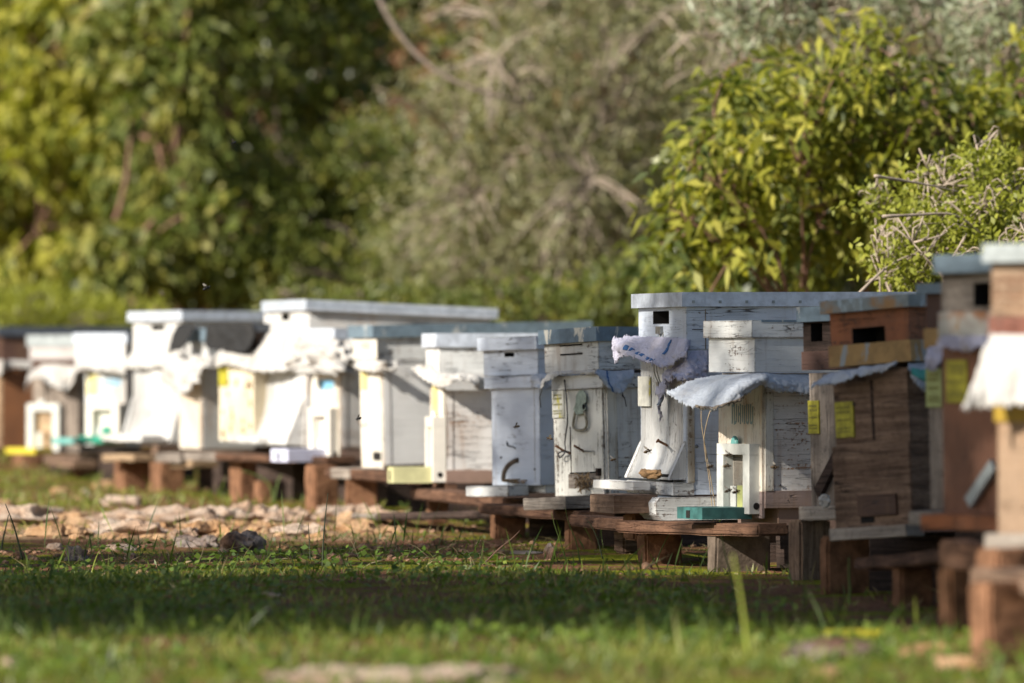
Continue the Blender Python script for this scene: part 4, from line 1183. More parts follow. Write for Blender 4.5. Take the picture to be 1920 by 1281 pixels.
ledge(h, 1497, 1578, 1606, 948, .028, 'wood_grey')
pl = h.mat @ h.pt('t', 1546, 948, h.z(946))
stone('clay_lump', pl, .012, .01, .013, 'cloth_white', 'small white knotted rag on the grey landing board', 'rag', seed=8, sink=.1)
block('support_block', 1476, 1502, 1560, 975, 1078, 11.35, 40, 'wood_brown_v', 'brown wooden post under the landing board with the white rag')

# rusty lidded hive
h = hive(1714, 10.6, 47, 985, 'brown hive with a rusty lid, orange slotted box and clear yellow tag', rx=-3.6)
W, L = h.y(1561), 0.45
h.P('body', 0, L, 0, W, 690, 985, 'wood_brown')
h.front('front_board', 1562, 1713, 828, 985, 0.004, 'wood_brown')
h.front('board_seam', 1636, 1636.7, 712, 825, 0.001, 'wood_dark', 0.0, 0)
xo = -.006
sl = h.rect(1602, 1664, 611, 641)
y0_ = h.pt('f', 1706, 640, .006).y
y1_ = h.pt('f', 1558, 640, .006).y
slot_box('upper_box', xo, L, y0_, y1_, h.z(638), h.z(572), [sl], M['orange_brown'], h.e, 0.07)
h.P('band', xo - .004, L, y0_ - .004, y1_ + .004, 638, 678, 'ochre')
h.P('lid', xo - .014, L + .012, y0_ - .012, y1_ + .012, 553, 577, 'lid_rust')
tag_plate(h, 1567, 1604, 752, 819, 'tag')
h.front('entrance_cover', 1610, 1684, 925, 965, 0.006, 'dark_brown', 0.004)
h.front('entrance', 1614, 1640, 968, 980, 0.001, 'black', 0.004, 0)
nails(h, [('f', 1570, 756), ('f', 1601, 758), ('f', 1571, 812)])
ledge(h, 1553, 1698, 1722, 984, .022, 'wood_grey', back=-.005)
drape('cloth', h, [[('f', 1560, 700, .014), ('f', 1536, 712, .05), ('f', 1519, 727, .08)], [('f', 1580, 697, .014), ('f', 1566, 704, .06), ('f', 1556, 722, .08)], [('f', 1615, 692, .014), ('f', 1604, 698, .06), ('f', 1598, 713, .07)], [('f', 1650, 686, .014), ('f', 1644, 690, .05), ('f', 1640, 700, .05)], [('f', 1684, 680, .014), ('f', 1682, 683, .03), ('f', 1680, 688, .03)]], 'cloth_blue', 'stiff white cloth edge poking out below the ochre band', seed=19, wr=.006)
drape('cloth', h, [[('s', 1704, 682, .012), ('s', 1704, 690, .03), ('s', 1706, 698, .03)], [('s', 1722, 680, .012), ('s', 1722, 704, .03), ('s', 1722, 728, .03)], [('s', 1745, 678, .012), ('s', 1745, 706, .03), ('s', 1746, 738, .03)]], 'cloth_blue', 'white cloth point with a green print in the dark gap', seed=20, wr=.004, extra=[('green_print', .2, .95, .35, .7, 'cloth_green')])
block('support_block', 1536, 1552, 1632, 1005, 1100, 10.75, 30, 'block_rust', 'red brown block under the rusty lidded hive')
block('support_block', 1668, 1690, 1752, 1060, 1130, 10.2, 30, 'block_rust', 'dark brown block in the shade behind the plank at the right')

# hive almost hidden
h = hive(1905, 9.9, 50, 955, 'red brown hive almost hidden behind the pale slotted box, with a faded green tag', rx=-1)
W, L = h.y(1741), 0.45
h.P('body', 0, L, 0, W, 690, 955, 'wood_grey_v')
h.P('upper_box', -0.004, L, 0, W, 545, 612, 'dark_brown')
h.P('band', -0.008, L, 0, W + .004, 612, 650, 'ochre')
h.P('lid', -0.018, L, 0, W + .012, 527, 546, 'lid_blue_plain')
tag_plate(h, 1738, 1768, 690, 763, 'tag_green')
ledge(h, 1703, 1850, 1905, 957, .024, 'wood_grey')
drape('cloth', h, [[('f', 1744, 650, .012), ('f', 1740, 664, .03), ('f', 1736, 690, .03)], [('f', 1756, 650, .012), ('f', 1752, 664, .04), ('f', 1752, 696, .04)], [('f', 1772, 650, .012), ('f', 1772, 662, .04), ('f', 1770, 684, .04)]], 'cloth_lilac', 'pale ragged cloth above the faded green tag', seed=21, wr=.01, nu=30)

# pale slotted box at the right
h = hive(1942, 9.2, 50, 968, 'brown hive with a pale slotted box and purple cloth, next to the nearest hive', rx=-.6)
W, L = h.y(1767), 0.45
h.P('body', 0, L, 0, W, 640, 968, 'wood_mottle_red')
sl = h.rect(1828, 1880, 530, 574)
y1_ = h.pt('f', 1765, 560, .004).y
slot_box('upper_box', -.004, L, 0, y1_, h.z(582), h.z(508), [sl], M['wood_grey'], h.e, .07)
h.P('band', -.008, L, 0, y1_ + .004, 582, 632, 'rust_white')
h.P('lid', -.022, L, -.02, h.pt('f', 1751, 490, .02).y, 474, 509, 'lid_blue_plain', .008)
tag_plate(h, 1776, 1816, 675, 755, 'tag')
bm = bmesh.new()
for sh in (0, -26):
    q = [h.pt('f', x + sh, y + sh * .1, .016) for x, y in ((1856, 862), (1864, 880), (1818, 952), (1808, 934))]
    a = [bm.verts.new(p) for p in q]
    b_ = [bm.verts.new(p + Vector((.012, 0, 0))) for p in q]
    bm.faces.new(a); bm.faces.new(b_[::-1])
    for i in range(4):
        bm.faces.new((a[i], b_[i], b_[(i + 1) % 4], a[(i + 1) % 4]))
    break
bm_obj('slanting_slat', bm, M['lid_pale'], h.e, bevel=.001)
ledge(h, 1725, 1895, 1945, 964, .026, 'orange_brown')
drape('cloth', h, [[('f', 1768, 631, .014), ('f', 1758, 642, .05), ('f', 1754, 660, .06)], [('f', 1790, 631, .014), ('f', 1784, 640, .06), ('f', 1780, 654, .07)], [('f', 1820, 631, .014), ('f', 1816, 640, .06), ('f', 1816, 660, .06)], [('f', 1860, 631, .014), ('f', 1856, 640, .05), ('f', 1850, 652, .05)]], 'cloth_lilac', 'purple cloth below the rust stained band of the pale slotted box', seed=22, wr=.007)
block('support_block', 1756, 1786, 1845, 1062, 1190, 9.15, 35, 'block_rust', 'tall brown block under the second nearest hive')

# nearest hive
h = hive(2050, 8.35, 50, 1005, 'nearest hive at the right edge with a pale lid and big white cloth', rx=0)
W, L = h.y(1871), 0.45
h.P('body', 0, L, 0, W, 625, 1005, 'wood_mottle_tan')
y1_ = h.pt('f', 1859, 560, .006).y
h.P('upper_box', -.006, L, 0, y1_, 488, 592, 'wood_mottle_tan')
h.P('band', -.009, L, 0, y1_ + .004, 592, 632, 'red_band')
h.P('lid', -.024, L, -.02, h.pt('f', 1843, 470, .022).y, 455, 490, 'lid_pale', .008)
h.P('yellow_band', -.004, L, 0, W + .004, 756, 792, 'yellow_ochre')
ledge(h, 1843, 2030, 2060, 1003, .032, 'wood_grey')
drape('cloth', h, [[('f', 1862, 628, .014), ('f', 1846, 660, .05), ('f', 1828, 705, .08), ('f', 1803, 770, .11)], [('f', 1890, 628, .014), ('f', 1878, 660, .06), ('f', 1866, 705, .09), ('f', 1856, 764, .11)], [('f', 1930, 628, .014), ('f', 1922, 660, .06), ('f', 1914, 705, .09), ('f', 1906, 760, .1)], [('f', 1990, 628, .014), ('f', 1984, 660, .06), ('f', 1978, 705, .09), ('f', 1970, 764, .1)], [('f', 2050, 628, .014), ('f', 2048, 660, .05), ('f', 2044, 705, .08), ('f', 2040, 760, .09)]], 'cloth_white', 'big white cloth sloping down over the nearest hive', seed=23, wr=.006, fray=.006)
block('support_block', 1814, 1856, 1990, 1092, 1252, 8.05, 28, 'block_rust', 'large brown block with a sunlit edge at the right edge')
block('support_block', 1826, 1868, 1990, 1030, 1092, 8.2, 28, 'block_rust', 'upper brown block tucked under the nearest hive at the right edge')

# ------------------------------------------------------------------ stands: planks and blocks between
plank(wpt(745, 962, 15.2), wpt(1010, 957, 14.0), .12, .018, 'wood_dark', 'long dark plank lying low in front of the arched hive')
plank(wpt(690, 962, 15.6), wpt(770, 966, 15.1), .10, .014, 'wood_grey', 'short grey plank end beside the dry limestone')
plank(wpt(800, 915, 15.4), wpt(1000, 936, 14.05), .09, .028, 'wood_rust', 'rust brown plank below the brown base of the peeling hive')
plank(wpt(930, 944, 14.1), wpt(1120, 958, 13.15), .09, .025, 'wood_rust', 'rust brown plank below the arched hive and the worn hive')
plank(wpt(1095, 966, 13.1), wpt(1250, 978, 12.35), .07, .026, 'wood_rust', 'rust brown plank below the hook wire hive')
plank(wpt(1180, 976, 12.4), wpt(1450, 982, 11.7), .07, .026, 'wood_rust', 'rust brown plank below the tall sharp hive')
plank(wpt(1635, 1046, 10.6), wpt(1800, 1030, 9.75), .07, .024, 'wood_rust', 'brown plank deep in the shade behind the second nearest hive')
plank(wpt(1790, 1012, 9.12), wpt(2030, 1040, 8.6), .055, .044, 'wood_rust', 'thick brown plank under the second nearest hive')
plank(wpt(1852, 1062, 8.25), wpt(2060, 1080, 7.9), .06, .034, 'wood_brown', 'sunlit tan plank on the large brown block at the right edge')
plank(wpt(215, 852, 19.75), wpt(275, 852, 19.5), .10, .024, 'wood_tan', 'tan plank end under the landing board of the tall white hive')
plank(wpt(342, 862, 19.0), wpt(384, 862, 18.85), .10, .026, 'wood_tan', 'tan plank end below the narrow cream hive')
plank(wpt(108, 858, 21.5), wpt(160, 864, 21.2), .10, .03, 'wood_brown', 'brown plank end left of the narrow tan block')
plank(wpt(429, 850, 18.1), wpt(640, 856, 17.2), .10, .022, 'wood_rust', 'brown plank behind the bluish white landing board')
plank(wpt(640, 876, 17.0), wpt(820, 888, 15.6), .10, .03, 'wood_rust', 'dark plank under the hive with the longest blue grey lid')
block('support_block', 918, 932, 986, 962, 1015, 14.1, 20, 'block_rust', 'brown block in the shade below the arched hive')
block('support_block', 1057, 1068, 1122, 958, 1013, 13.3, 20, 'block_rust', 'dark brown block below the weathered landing board')
block('support_block', 1194, 1211, 1280, 1000, 1062, 12.45, 22, 'block_rust', 'rust brown block with a sunlit edge below the tall sharp hive')
block('support_block', 1167, 1188, 1216, 963, 988, 12.5, 22, 'block_rust', 'small rust brown block under the landing board of the tall sharp hive')
block('support_block', 1150, 1170, 1196, 995, 1015, 12.9, 22, 'wood_brown', 'short wood offcut under the rust brown plank')
block('support_block', 1324, 1342, 1445, 1000, 1083, 11.9, 22, 'block_grey', 'grey block below the teal landing board')
block('support_block', 798, 806, 842, 925, 962, 15.4, 20, 'block_rust', 'brown block below the pale yellow landing board')
# a support block under every hive's back, widened and darkened to imitate shade
SHORT = ['far brown hive', 'far grey wooden hive', 'hive with turquoise parts', 'tall white hive with felt', 'narrow cream and grey hive', 'muddy cream hive',
         'tallest white hive at the left', 'hive with the blue smear', 'hive with the longest blue grey lid', 'hive with the peeling side', 'arched hive', 'hive with the hook wire',
         'tall sharp hive', 'hive with the teal landing board', 'hive with the dark slotted box', 'rusty lidded hive', 'almost hidden hive', 'second nearest hive', 'nearest hive']
for fr, nm in zip(HIVES, SHORT):
    zb = fr.base_world.z
    bm = bmesh.new()
    for v in bx(bm, 0.16, 0.44, 0.01, 0.24, -zb - 0.03, -0.022 if nm not in ('tall sharp hive', 'arched hive') else -0.045):
        v.co += Vector((random.uniform(-.004, .004), random.uniform(-.004, .004), 0))
    o = bm_obj('support_block', bm, M['wood_dark'], None, bevel=.004)
    o.matrix_world = Matrix.Translation(fr.base_world) @ Matrix.Rotation(fr.phi, 4, 'Z')
    tag(o, 'support block darkened for shade under the back of the ' + nm, 'block', 'blocks holding up the hives')

# ------------------------------------------------------------------ leaves, bushes and trees
def quads_obj(name, V, rnd, mat, parent=None):
    """V: (n, 4, 3) corners of n leaves"""
    n = len(V)
    me = bpy.data.meshes.new(name)
    me.vertices.add(n * 4)
    me.vertices.foreach_set('co', V.reshape(-1).astype(np.float32))
    me.loops.add(n * 4)
    me.loops.foreach_set('vertex_index', np.arange(n * 4, dtype=np.int32))
    me.polygons.add(n)
    me.polygons.foreach_set('loop_start', np.arange(0, n * 4, 4, dtype=np.int32))
    me.update(calc_edges=True)
    at = me.attributes.new('rnd', 'FLOAT', 'FACE')
    at.data.foreach_set('value', np.clip(rnd, 0, 1).astype(np.float32))
    return link_mesh(name, me, mat, parent)

def unit(a):
    return a / np.maximum(np.linalg.norm(a, axis=-1, keepdims=True), 1e-9)

def leaf_quads(base, dirs, L, W, sag, up_bias=0.8):
    n = len(base)
    up = unit(RNG.normal(0, 0.55, (n, 3)) + np.array([-0.5, -0.45, up_bias * .75]))
    side = unit(np.cross(dirs, up))
    L = L[:, None]; W = W[:, None]
    mid = base + dirs * L * 0.45
    tip = base + dirs * L + np.array([0, 0, -1.0]) * sag * L
    return np.stack([base, mid + side * W / 2, tip, mid - side * W / 2], axis=1)

def lobe_points(c, r, n, shell=0.55):
    v = unit(RNG.normal(size=(n, 3)))
    rad = shell + (1 - shell) * RNG.random((n, 1)) ** 0.7
    rad *= 0.82 + 0.36 * RNG.random((n, 1))
    return c + v * rad * r, v

def crown_leaves(lobes, n_clusters, per, cr, ln, wd, droop, sag, mat, parent, name='crown', gap=0.0, bias=0.0, shell=0.5):
    """lobes: list of (centre, radii); clusters of leaves over them; returns cluster centres"""
    vol = np.array([np.prod(l[1]) ** 0.67 for l in lobes])
    cnt = np.maximum((n_clusters * vol / vol.sum()).astype(int), 3)
    C, O = [], []
    for (c, r), k in zip(lobes, cnt):
        p, v = lobe_points(np.array(c), np.array(r), k, shell)
        C.append(p); O.append(v)
    C = np.concatenate(C); O = np.concatenate(O)
    if gap:
        keep = np.array([mn.noise(Vector(p * 2.2)) > -0.5 + gap for p in C])
        C, O = C[keep], O[keep]
    keep = C[:, 2] > 0.08
    C, O = C[keep], O[keep]
    n = len(C)
    base = np.repeat(C, per, axis=0) + RNG.normal(0, cr, (n * per, 3)) * np.array([1, 1, 0.75])
    d = RNG.normal(0, 1, (n * per, 3)) + np.repeat(O, per, axis=0) * 0.7
    d[:, 2] -= droop
    d = unit(d)
    Ls = ln * RNG.uniform(0.6, 1.25, n * per)
    Ws = wd * RNG.uniform(0.7, 1.25, n * per)
    rnd = np.clip(np.repeat(RNG.normal(0.48 + bias, 0.22, n), per) + RNG.normal(0, 0.2, n * per), 0, 1)
    quads_obj(name, leaf_quads(base, d, Ls, Ws, sag), rnd, mat, parent)
    return C

def px_lobe(px, py, d, rx, ry, rd):
    s = d / F
    p = wpt(px, py, d)
    return ((p.x, p.y, p.z), (rx * s, rd, ry * s))

def bush(name, label, cat, base, lobes, mat, n, per, cr, ln, wd, droop=0.4, sag=0.15, bark='bark', limbs=7, r0=0.05, gap=0.0, bias=0.0, twigs=60, group=None, shell=0.5, tw_r=0.006):
    """trunk and limbs rising from base into the lobes, a crown of leaves, twigs to the clusters"""
    t = bpy.data.objects.new(name, None)
    COL.objects.link(t)
    b = Vector(base)
    b.z = gh(b.x, b.y) - 0.02
    t.location = b
    bpy.context.view_layer.update()
    tag(t, label, cat, group)
    rr = random.Random(hash(label) % 1000 if False else len(label) * 13 + n)
    rel = [((l[0][0] - b.x, l[0][1] - b.y, l[0][2] - b.z), l[1]) for l in lobes]
    specs = []
    ends = []
    for k in range(limbs):
        l = rel[k % len(rel)]
        e = Vector(l[0]) + Vector((rr.uniform(-.6, .6) * l[1][0], rr.uniform(-.6, .6) * l[1][1], rr.uniform(-.2, .8) * l[1][2]))
        m1 = e * 0.35 + Vector((rr.uniform(-.1, .1), rr.uniform(-.1, .1), rr.uniform(0.0, .25) * e.length * .4))
        m2 = e * 0.7 + Vector((rr.uniform(-.15, .15), rr.uniform(-.15, .15), 0.05 * e.length))
        pth = catmull([Vector((rr.uniform(-.06, .06), rr.uniform(-.06, .06), 0)), m1, m2, e], 12)
        specs.append((pth, [r0 * (1 - .8 * i / 11) for i in range(12)]))
        ends.append(pth)
    # world -> local crown
    C = crown_leaves([((c[0] + b.x, c[1] + b.y, c[2] + b.z), r) for c, r in rel], n, per, cr, ln, wd, droop, sag, mat, None, 'crown', gap, bias, shell)
    cr_o = COL.objects[-1] if False else bpy.context.scene.objects[-1] if False else None
    for k in range(min(twigs, len(C))):
        c = Vector(C[rr.randrange(len(C))]) - b
        pth = min(ends, key=lambda p: min((q - c).length for q in p[4:]))
        q = min(pth[4:], key=lambda q: (q - c).length)
        mid = (q + c) / 2 + Vector((rr.uniform(-.05, .05), rr.uniform(-.05, .05), rr.uniform(-.02, .08)))
        specs.append((catmull([q, mid, c], 6), [tw_r * (1.3 - .16 * i) for i in range(6)]))
    tubes('trunk', specs, M[bark], t, 5)
    return t

_old_quads = quads_obj
LAST = {}
def quads_obj(name, V, rnd, mat, parent=None):
    o = _old_quads(name, V, rnd, mat, parent)
    LAST['o'] = o
    return o

def plant(*a, **k):
    t = bush(*a, **k)
    o = LAST['o']
    o.data.transform(Matrix.Translation(-t.location))
    o.parent = t
    return t

TG = 'trees and bushes behind the hives'
# yellow green bush at the left
plant('leafy_bush', 'yellow green broad leaved bush at the left edge', 'bush', (-3.0, 29.0, 0),
      [px_lobe(60, 330, 28.4, 190, 210, .9), px_lobe(150, 90, 28.6, 170, 150, .8), px_lobe(-160, 240, 28.9, 260, 330, 1.1), px_lobe(210, 420, 28.2, 110, 120, .6), px_lobe(20, 480, 28.0, 130, 70, .5), px_lobe(80, -180, 29.0, 260, 220, 1.0)],
      L_YEL, 900, 13, .055, .11, .044, .7, .25, 'bark_red', 8, .03, .2, 0.14, 110, TG)
plant('leafy_bush', 'mid green bush with reddish stems between the yellow green and dark bushes', 'bush', (-1.55, 27.0, 0),
      [px_lobe(330, 250, 26.6, 150, 170, .8), px_lobe(400, 440, 26.4, 130, 110, .7), px_lobe(300, 60, 26.9, 150, 130, .8), px_lobe(250, 490, 26.0, 110, 80, .5), px_lobe(320, -140, 27.1, 220, 180, .9)],
      L_GRN, 800, 13, .05, .09, .042, .5, .2, 'bark_red', 9, .035, .28, .12, 120, TG, tw_r=.013)
plant('leafy_tree', 'dark evergreen tree at the top middle left', 'tree', (-0.9, 29.2, 0),
      [px_lobe(560, 90, 28.8, 180, 130, .9), px_lobe(480, 230, 28.4, 120, 100, .6), px_lobe(620, -70, 29.2, 200, 120, 1.0), px_lobe(560, -220, 29.4, 320, 260, 1.3)],
      L_DRK, 900, 14, .06, .085, .042, .4, .15, 'bark', 8, .06, .2, .12, 90, TG)
plant('round_bush', 'rounded fine leaved green bush in the middle left', 'bush', (-0.85, 26.8, 0),
      [px_lobe(620, 440, 26.4, 150, 130, .6), px_lobe(500, 500, 26.2, 110, 90, .5), px_lobe(690, 330, 26.6, 100, 120, .5), px_lobe(600, 350, 26.7, 100, 90, .5), px_lobe(760, 500, 26.0, 110, 80, .5)],
      L_GRN, 1300, 16, .045, .042, .017, .1, .1, 'bark', 8, .025, .1, .0, 120, TG)
plant('olive_tree', 'grey green wild olive filling the middle of the background', 'tree', (0.35, 25.0, 0),
      [px_lobe(930, 250, 24.6, 210, 220, .8), px_lobe(1100, 160, 24.8, 220, 200, .9), px_lobe(1020, 430, 24.2, 220, 130, .7), px_lobe(830, 450, 24.4, 120, 130, .5), px_lobe(1150, 350, 24.6, 150, 170, .6), px_lobe(1000, -30, 25.2, 260, 160, 1.0), px_lobe(1250, 60, 25.0, 200, 200, .9)],
      L_OLV, 1700, 14, .06, .05, .013, .0, .05, 'bark_pale', 18, .028, .2, .0, 560, TG, .3, .0055)
plant('leafy_tree', 'sunlit yellow green tree with drooping leaves at the right', 'tree', (1.0, 16.9, 0),
      [px_lobe(1420, 240, 16.3, 130, 120, .45), px_lobe(1580, 170, 16.5, 160, 130, .5), px_lobe(1330, 400, 16.2, 110, 90, .4), px_lobe(1480, 400, 16.4, 150, 110, .45), px_lobe(1640, 330, 16.4, 150, 120, .45), px_lobe(1730, 240, 16.5, 110, 100, .4), px_lobe(1370, 490, 16.1, 90, 50, .3), px_lobe(1860, 270, 16.6, 150, 120, .45), px_lobe(1960, 200, 16.8, 130, 130, .4), px_lobe(1260, 420, 16.2, 60, 50, .25), px_lobe(1300, 300, 16.2, 70, 60, .3), px_lobe(1560, 480, 16.5, 120, 70, .4)],
      L_YEL, 620, 12, .036, .058, .023, .35, .25, 'bark_red', 12, .012, .36, .03, 200, TG, .4, .0028)
plant('leafy_tree', 'dark green tree behind the sunlit drooping one at the right', 'tree', (1.75, 19.4, 0),
      [px_lobe(1500, 330, 19, 230, 190, .6), px_lobe(1750, 360, 19, 200, 180, .6), px_lobe(1900, 420, 18.6, 160, 160, .6), px_lobe(1340, 520, 19.2, 130, 80, .5)],
      L_DRK, 800, 14, .05, .06, .028, .5, .2, 'bark', 8, .05, .1, .05, 90, TG)
plant('olive_tree', 'silvery olive tree whose thin branches hang in from the top right', 'tree', (2.0, 19.6, 0),
      [px_lobe(1440, 20, 17.9, 150, 60, .3), px_lobe(1640, -10, 18.0, 160, 60, .4), px_lobe(1860, 40, 17.8, 130, 90, .4), px_lobe(1900, 170, 17.8, 80, 70, .3)],
      L_SLV, 420, 9, .045, .05, .011, .0, .05, 'bark_pale', 12, .012, .1, .0, 330, TG, .2, .0035)
plant('olive_tree', 'brownish twiggy olive tree behind the top right branches', 'tree', (1.9, 21.4, 0),
      [px_lobe(1400, 90, 21, 230, 160, .8), px_lobe(1680, 40, 21.5, 240, 190, .8), px_lobe(1900, 60, 21, 200, 200, .8), px_lobe(1620, -160, 22, 420, 180, 1.2)],
      L_OLV, 1000, 12, .06, .045, .013, .0, .05, 'bark_pale', 12, .03, .1, -.08, 360, TG, .3, .005)
plant('fine_shrub', 'fine leaved lime green shrub behind the nearest hives at the right edge', 'shrub', (1.25, 14.2, 0),
      [px_lobe(1760, 430, 13.9, 110, 60, .25), px_lobe(1870, 400, 14, 130, 70, .3), px_lobe(1690, 490, 13.8, 80, 50, .2), px_lobe(1740, 345, 14.1, 50, 40, .15), px_lobe(1850, 310, 14.1, 60, 50, .2), px_lobe(1900, 490, 13.8, 140, 70, .3), px_lobe(1640, 380, 14.2, 50, 40, .15)],
      L_LIM, 620, 11, .026, .022, .011, -.1, .1, 'bark_pale', 18, .007, .3, .0, 320, TG, .2, .002)
plant('low_bush', 'low green herb patch behind the lids in the middle', 'bush', (-0.1, 22.5, 0),
      [px_lobe(760, 590, 22.4, 170, 50, .3), px_lobe(1010, 580, 22, 160, 50, .3), px_lobe(600, 590, 23, 110, 45, .3), px_lobe(1150, 560, 21.6, 90, 60, .3)],
      L_GRN, 500, 14, .03, .04, .016, -.3, .1, 'bark', 6, .008, .1, .0, 60, TG)
plant('low_bush', 'pale tall herb patch above the dark lid at the left edge', 'bush', (-2.1, 25.2, 0),
      [px_lobe(60, 600, 25, 150, 60, .4), px_lobe(220, 610, 25, 110, 40, .4), px_lobe(-90, 600, 25.2, 150, 60, .4)],
      L_LIM, 420, 14, .035, .07, .009, -.8, .1, 'bark', 6, .008, .05, .1, 60, TG)
# the bare branch crossing the dark gap, and dry twigs of the shrub
o = tube('bare_branch', catmull([wpt(690, -60, 22.4), wpt(722, 20, 22.3), wpt(770, 90, 22.2), wpt(830, 140, 22.1), wpt(905, 172, 22.0), wpt(960, 186, 22.0), wpt(1010, 190, 22.2)], 24), [.0125 - .00035 * i for i in range(24)], M['bark'], None, 8)
tag(o, 'long bare pale branch arching down across the dark gap at the top', 'branch')
for pts, lab in ((((1640, 330), (1690, 338), (1745, 348), (1800, 360)), 'upper short pale dry twig in the lime green shrub'), (((1655, 406), (1720, 403), (1785, 402), (1830, 430), (1870, 470)), 'long pale dry twig bent downwards in the lime green shrub'), (((1605, 556), (1650, 512), (1690, 486), (1740, 474), (1790, 500)), 'lowest pale dry twig curving out of the lime green shrub')):
    o = tube('dry_twig', catmull([wpt(x, y, 13.6 + .05 * i) for i, (x, y) in enumerate(pts)], 14), [.0040 - .0002 * i + .0005 * math.sin(i * 2.1) for i in range(14)], M['bark_pale'], None, 6)
    tag(o, lab, 'twig', 'dry twigs in the lime green shrub')

# the far wood closing the view
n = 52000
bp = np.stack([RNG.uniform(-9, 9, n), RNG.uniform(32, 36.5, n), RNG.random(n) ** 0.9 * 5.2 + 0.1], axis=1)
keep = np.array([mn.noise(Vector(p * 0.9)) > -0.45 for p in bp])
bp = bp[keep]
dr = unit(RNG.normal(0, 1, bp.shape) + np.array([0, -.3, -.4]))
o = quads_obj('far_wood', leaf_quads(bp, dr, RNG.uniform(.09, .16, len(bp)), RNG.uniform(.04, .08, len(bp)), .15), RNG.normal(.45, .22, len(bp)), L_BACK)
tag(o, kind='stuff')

# ------------------------------------------------------------------ trees outside the frame at the left, whose shade lies across the clearing
def shade_tree(label, targets, dist, r, per, ln, wd, mat):
    cs = [Vector(p) + SUN * (dist + random.uniform(-.7, .7)) for p in targets]
    mid = sum(cs, Vector()) / len(cs)
    t = bpy.data.objects.new('shade_tree', None)
    COL.objects.link(t)
    base = Vector((mid.x - .2, mid.y - .2, gh(mid.x, mid.y) - .03))
    t.location = base
    tag(t, label, 'tree', 'trees standing left of the view')
    C = np.array([tuple(c - base) for c in cs])
    n = len(C)
    b = np.repeat(C, per, axis=0) + RNG.normal(0, r, (n * per, 3))
    d = unit(RNG.normal(0, 1, (n * per, 3)))
    quads_obj('crown', leaf_quads(b, d, RNG.uniform(.7, 1.2, n * per) * ln, RNG.uniform(.7, 1.2, n * per) * wd, .15), RNG.random(n * per), mat, t)
    specs = []
    fork = Vector((mid.x - base.x, mid.y - base.y, (mid.z - base.z) * .55))
    specs.append((catmull([Vector((0, 0, 0)), fork * .5 + Vector((.05, 0, 0)), fork], 10), [.13 - .006 * i for i in range(10)]))
    for c in C[::3]:
        c = Vector(c)
        specs.append((catmull([fork, (fork + c) / 2 + Vector((0, 0, .15)), c], 8), [.04 - .0045 * i for i in range(8)]))
    tubes('trunk', specs, M['bark'], t, 6)

rs = random.Random(21)
tg = []
for i in range(13):
    for j in range(8):
        x = -1.6 + i * .25
        y = 9.3 + j * .29 + .06 * math.sin(i * 1.7)
        tg.append((x + rs.uniform(-.1, .1), y + rs.uniform(-.1, .1), rs.uniform(0, .12)))
for i in range(44):
    tg.append((rs.uniform(.45, 1.0), rs.uniform(9.75, 11.3), rs.uniform(.1, .75)))
shade_tree('evergreen shade tree standing left of the clearing', tg, 8.0, .15, 85, .10, .05, L_DRK)
tg = []
for i in range(60):
    x = rs.uniform(-1.9, .25)
    tg.append((x, rs.uniform(12.35, 13.9) + (x + .8) * .12, rs.uniform(0, .05)))
for i in range(12):
    tg.append((rs.uniform(-.10, -.02), rs.uniform(13.9, 14.1), rs.uniform(.22, .5)))
for i in range(14):
    tg.append((rs.uniform(.10, .26), rs.uniform(13.1, 13.4), rs.uniform(.38, .52)))
for i in range(26):
    tg.append((rs.uniform(.24, .9), rs.uniform(12.35, 12.5), rs.uniform(.50, .62)))
for i in range(5):
    tg.append((rs.uniform(.40, .60), rs.uniform(11.75, 11.95), rs.uniform(.43, .52)))
shade_tree('thin crowned shade tree standing left beyond the first one', tg, 8.6, .12, 34, .09, .045, L_DRK)

# ------------------------------------------------------------------ stones
SG = 'stones lying on the clearing'
def rock(px, py, w_px, h_px, mat, label, dy=None, seed=0, amp=.3, rot=0.0, sub=4, sink=.42):
    p = gpt(px, py)
    s = p.y / F
    sx, sz = w_px * s / 2, h_px * s / 2
    return stone('stone', (p.x, p.y, p.z), sx, dy or sx * .7, sz * 1.25, mat, label, 'stone', SG, seed, rot, sub, amp, sink)
# the limestone ledge breaking through the turf
rock(300, 984, 250, 34, 'limestone', 'longest pale limestone ledge left of the middle of the sunlit strip', .16, 1, .75, .05, 5, .38)
rock(455, 980, 120, 38, 'limestone', 'pale cracked limestone block next to the longest ledge on its right', .12, 31, .8, .1, 5, .36)
rock(555, 984, 110, 32, 'limestone', 'pale limestone lump between the cracked block and the slab at the right end', .11, 34, .8, .1, 5, .36)
rock(235, 1002, 150, 30, 'limestone', 'pale flat limestone slab in front of the longest ledge', .10, 2, .8, 0, 5, .38)
rock(30, 985, 150, 36, 'limestone', 'pale limestone slab at the left edge of the sunlit strip', .14, 3, .8, 0, 5, .38)
rock(655, 976, 150, 36, 'limestone', 'pale limestone slab at the right end of the sunlit strip', .16, 4, .8, 0, 5, .38)
rock(395, 1004, 90, 28, 'limestone_orange', 'brownish limestone lump below the cracked block', .07, 32, .8, 0, 5, .36)
rock(560, 1004, 90, 24, 'limestone', 'low pale limestone lump below the slab at the right end', .07, 33, .8, 0, 5, .36)
rock(345, 1008, 50, 20, 'limestone', 'small pale stone between the flat slab and the brownish lump', .05, 35, .8, 0, 4, .36)
rock(140, 1005, 60, 18, 'limestone_orange', 'low orange stone left of the flat slab', .06, 36, .8, 0, 4, .36)
rock(230, 948, 75, 26, 'limestone', 'small pale angular slab in the grass beyond the ledge', .08, 5, .4)
rock(80, 962, 75, 14, 'limestone', 'low flat slab in the grass at the left beyond the ledge', .08, 6, .3)
rock(110, 927, 36, 18, 'limestone_orange', 'small orange stone in the grass left of the white pebble', None, 7)
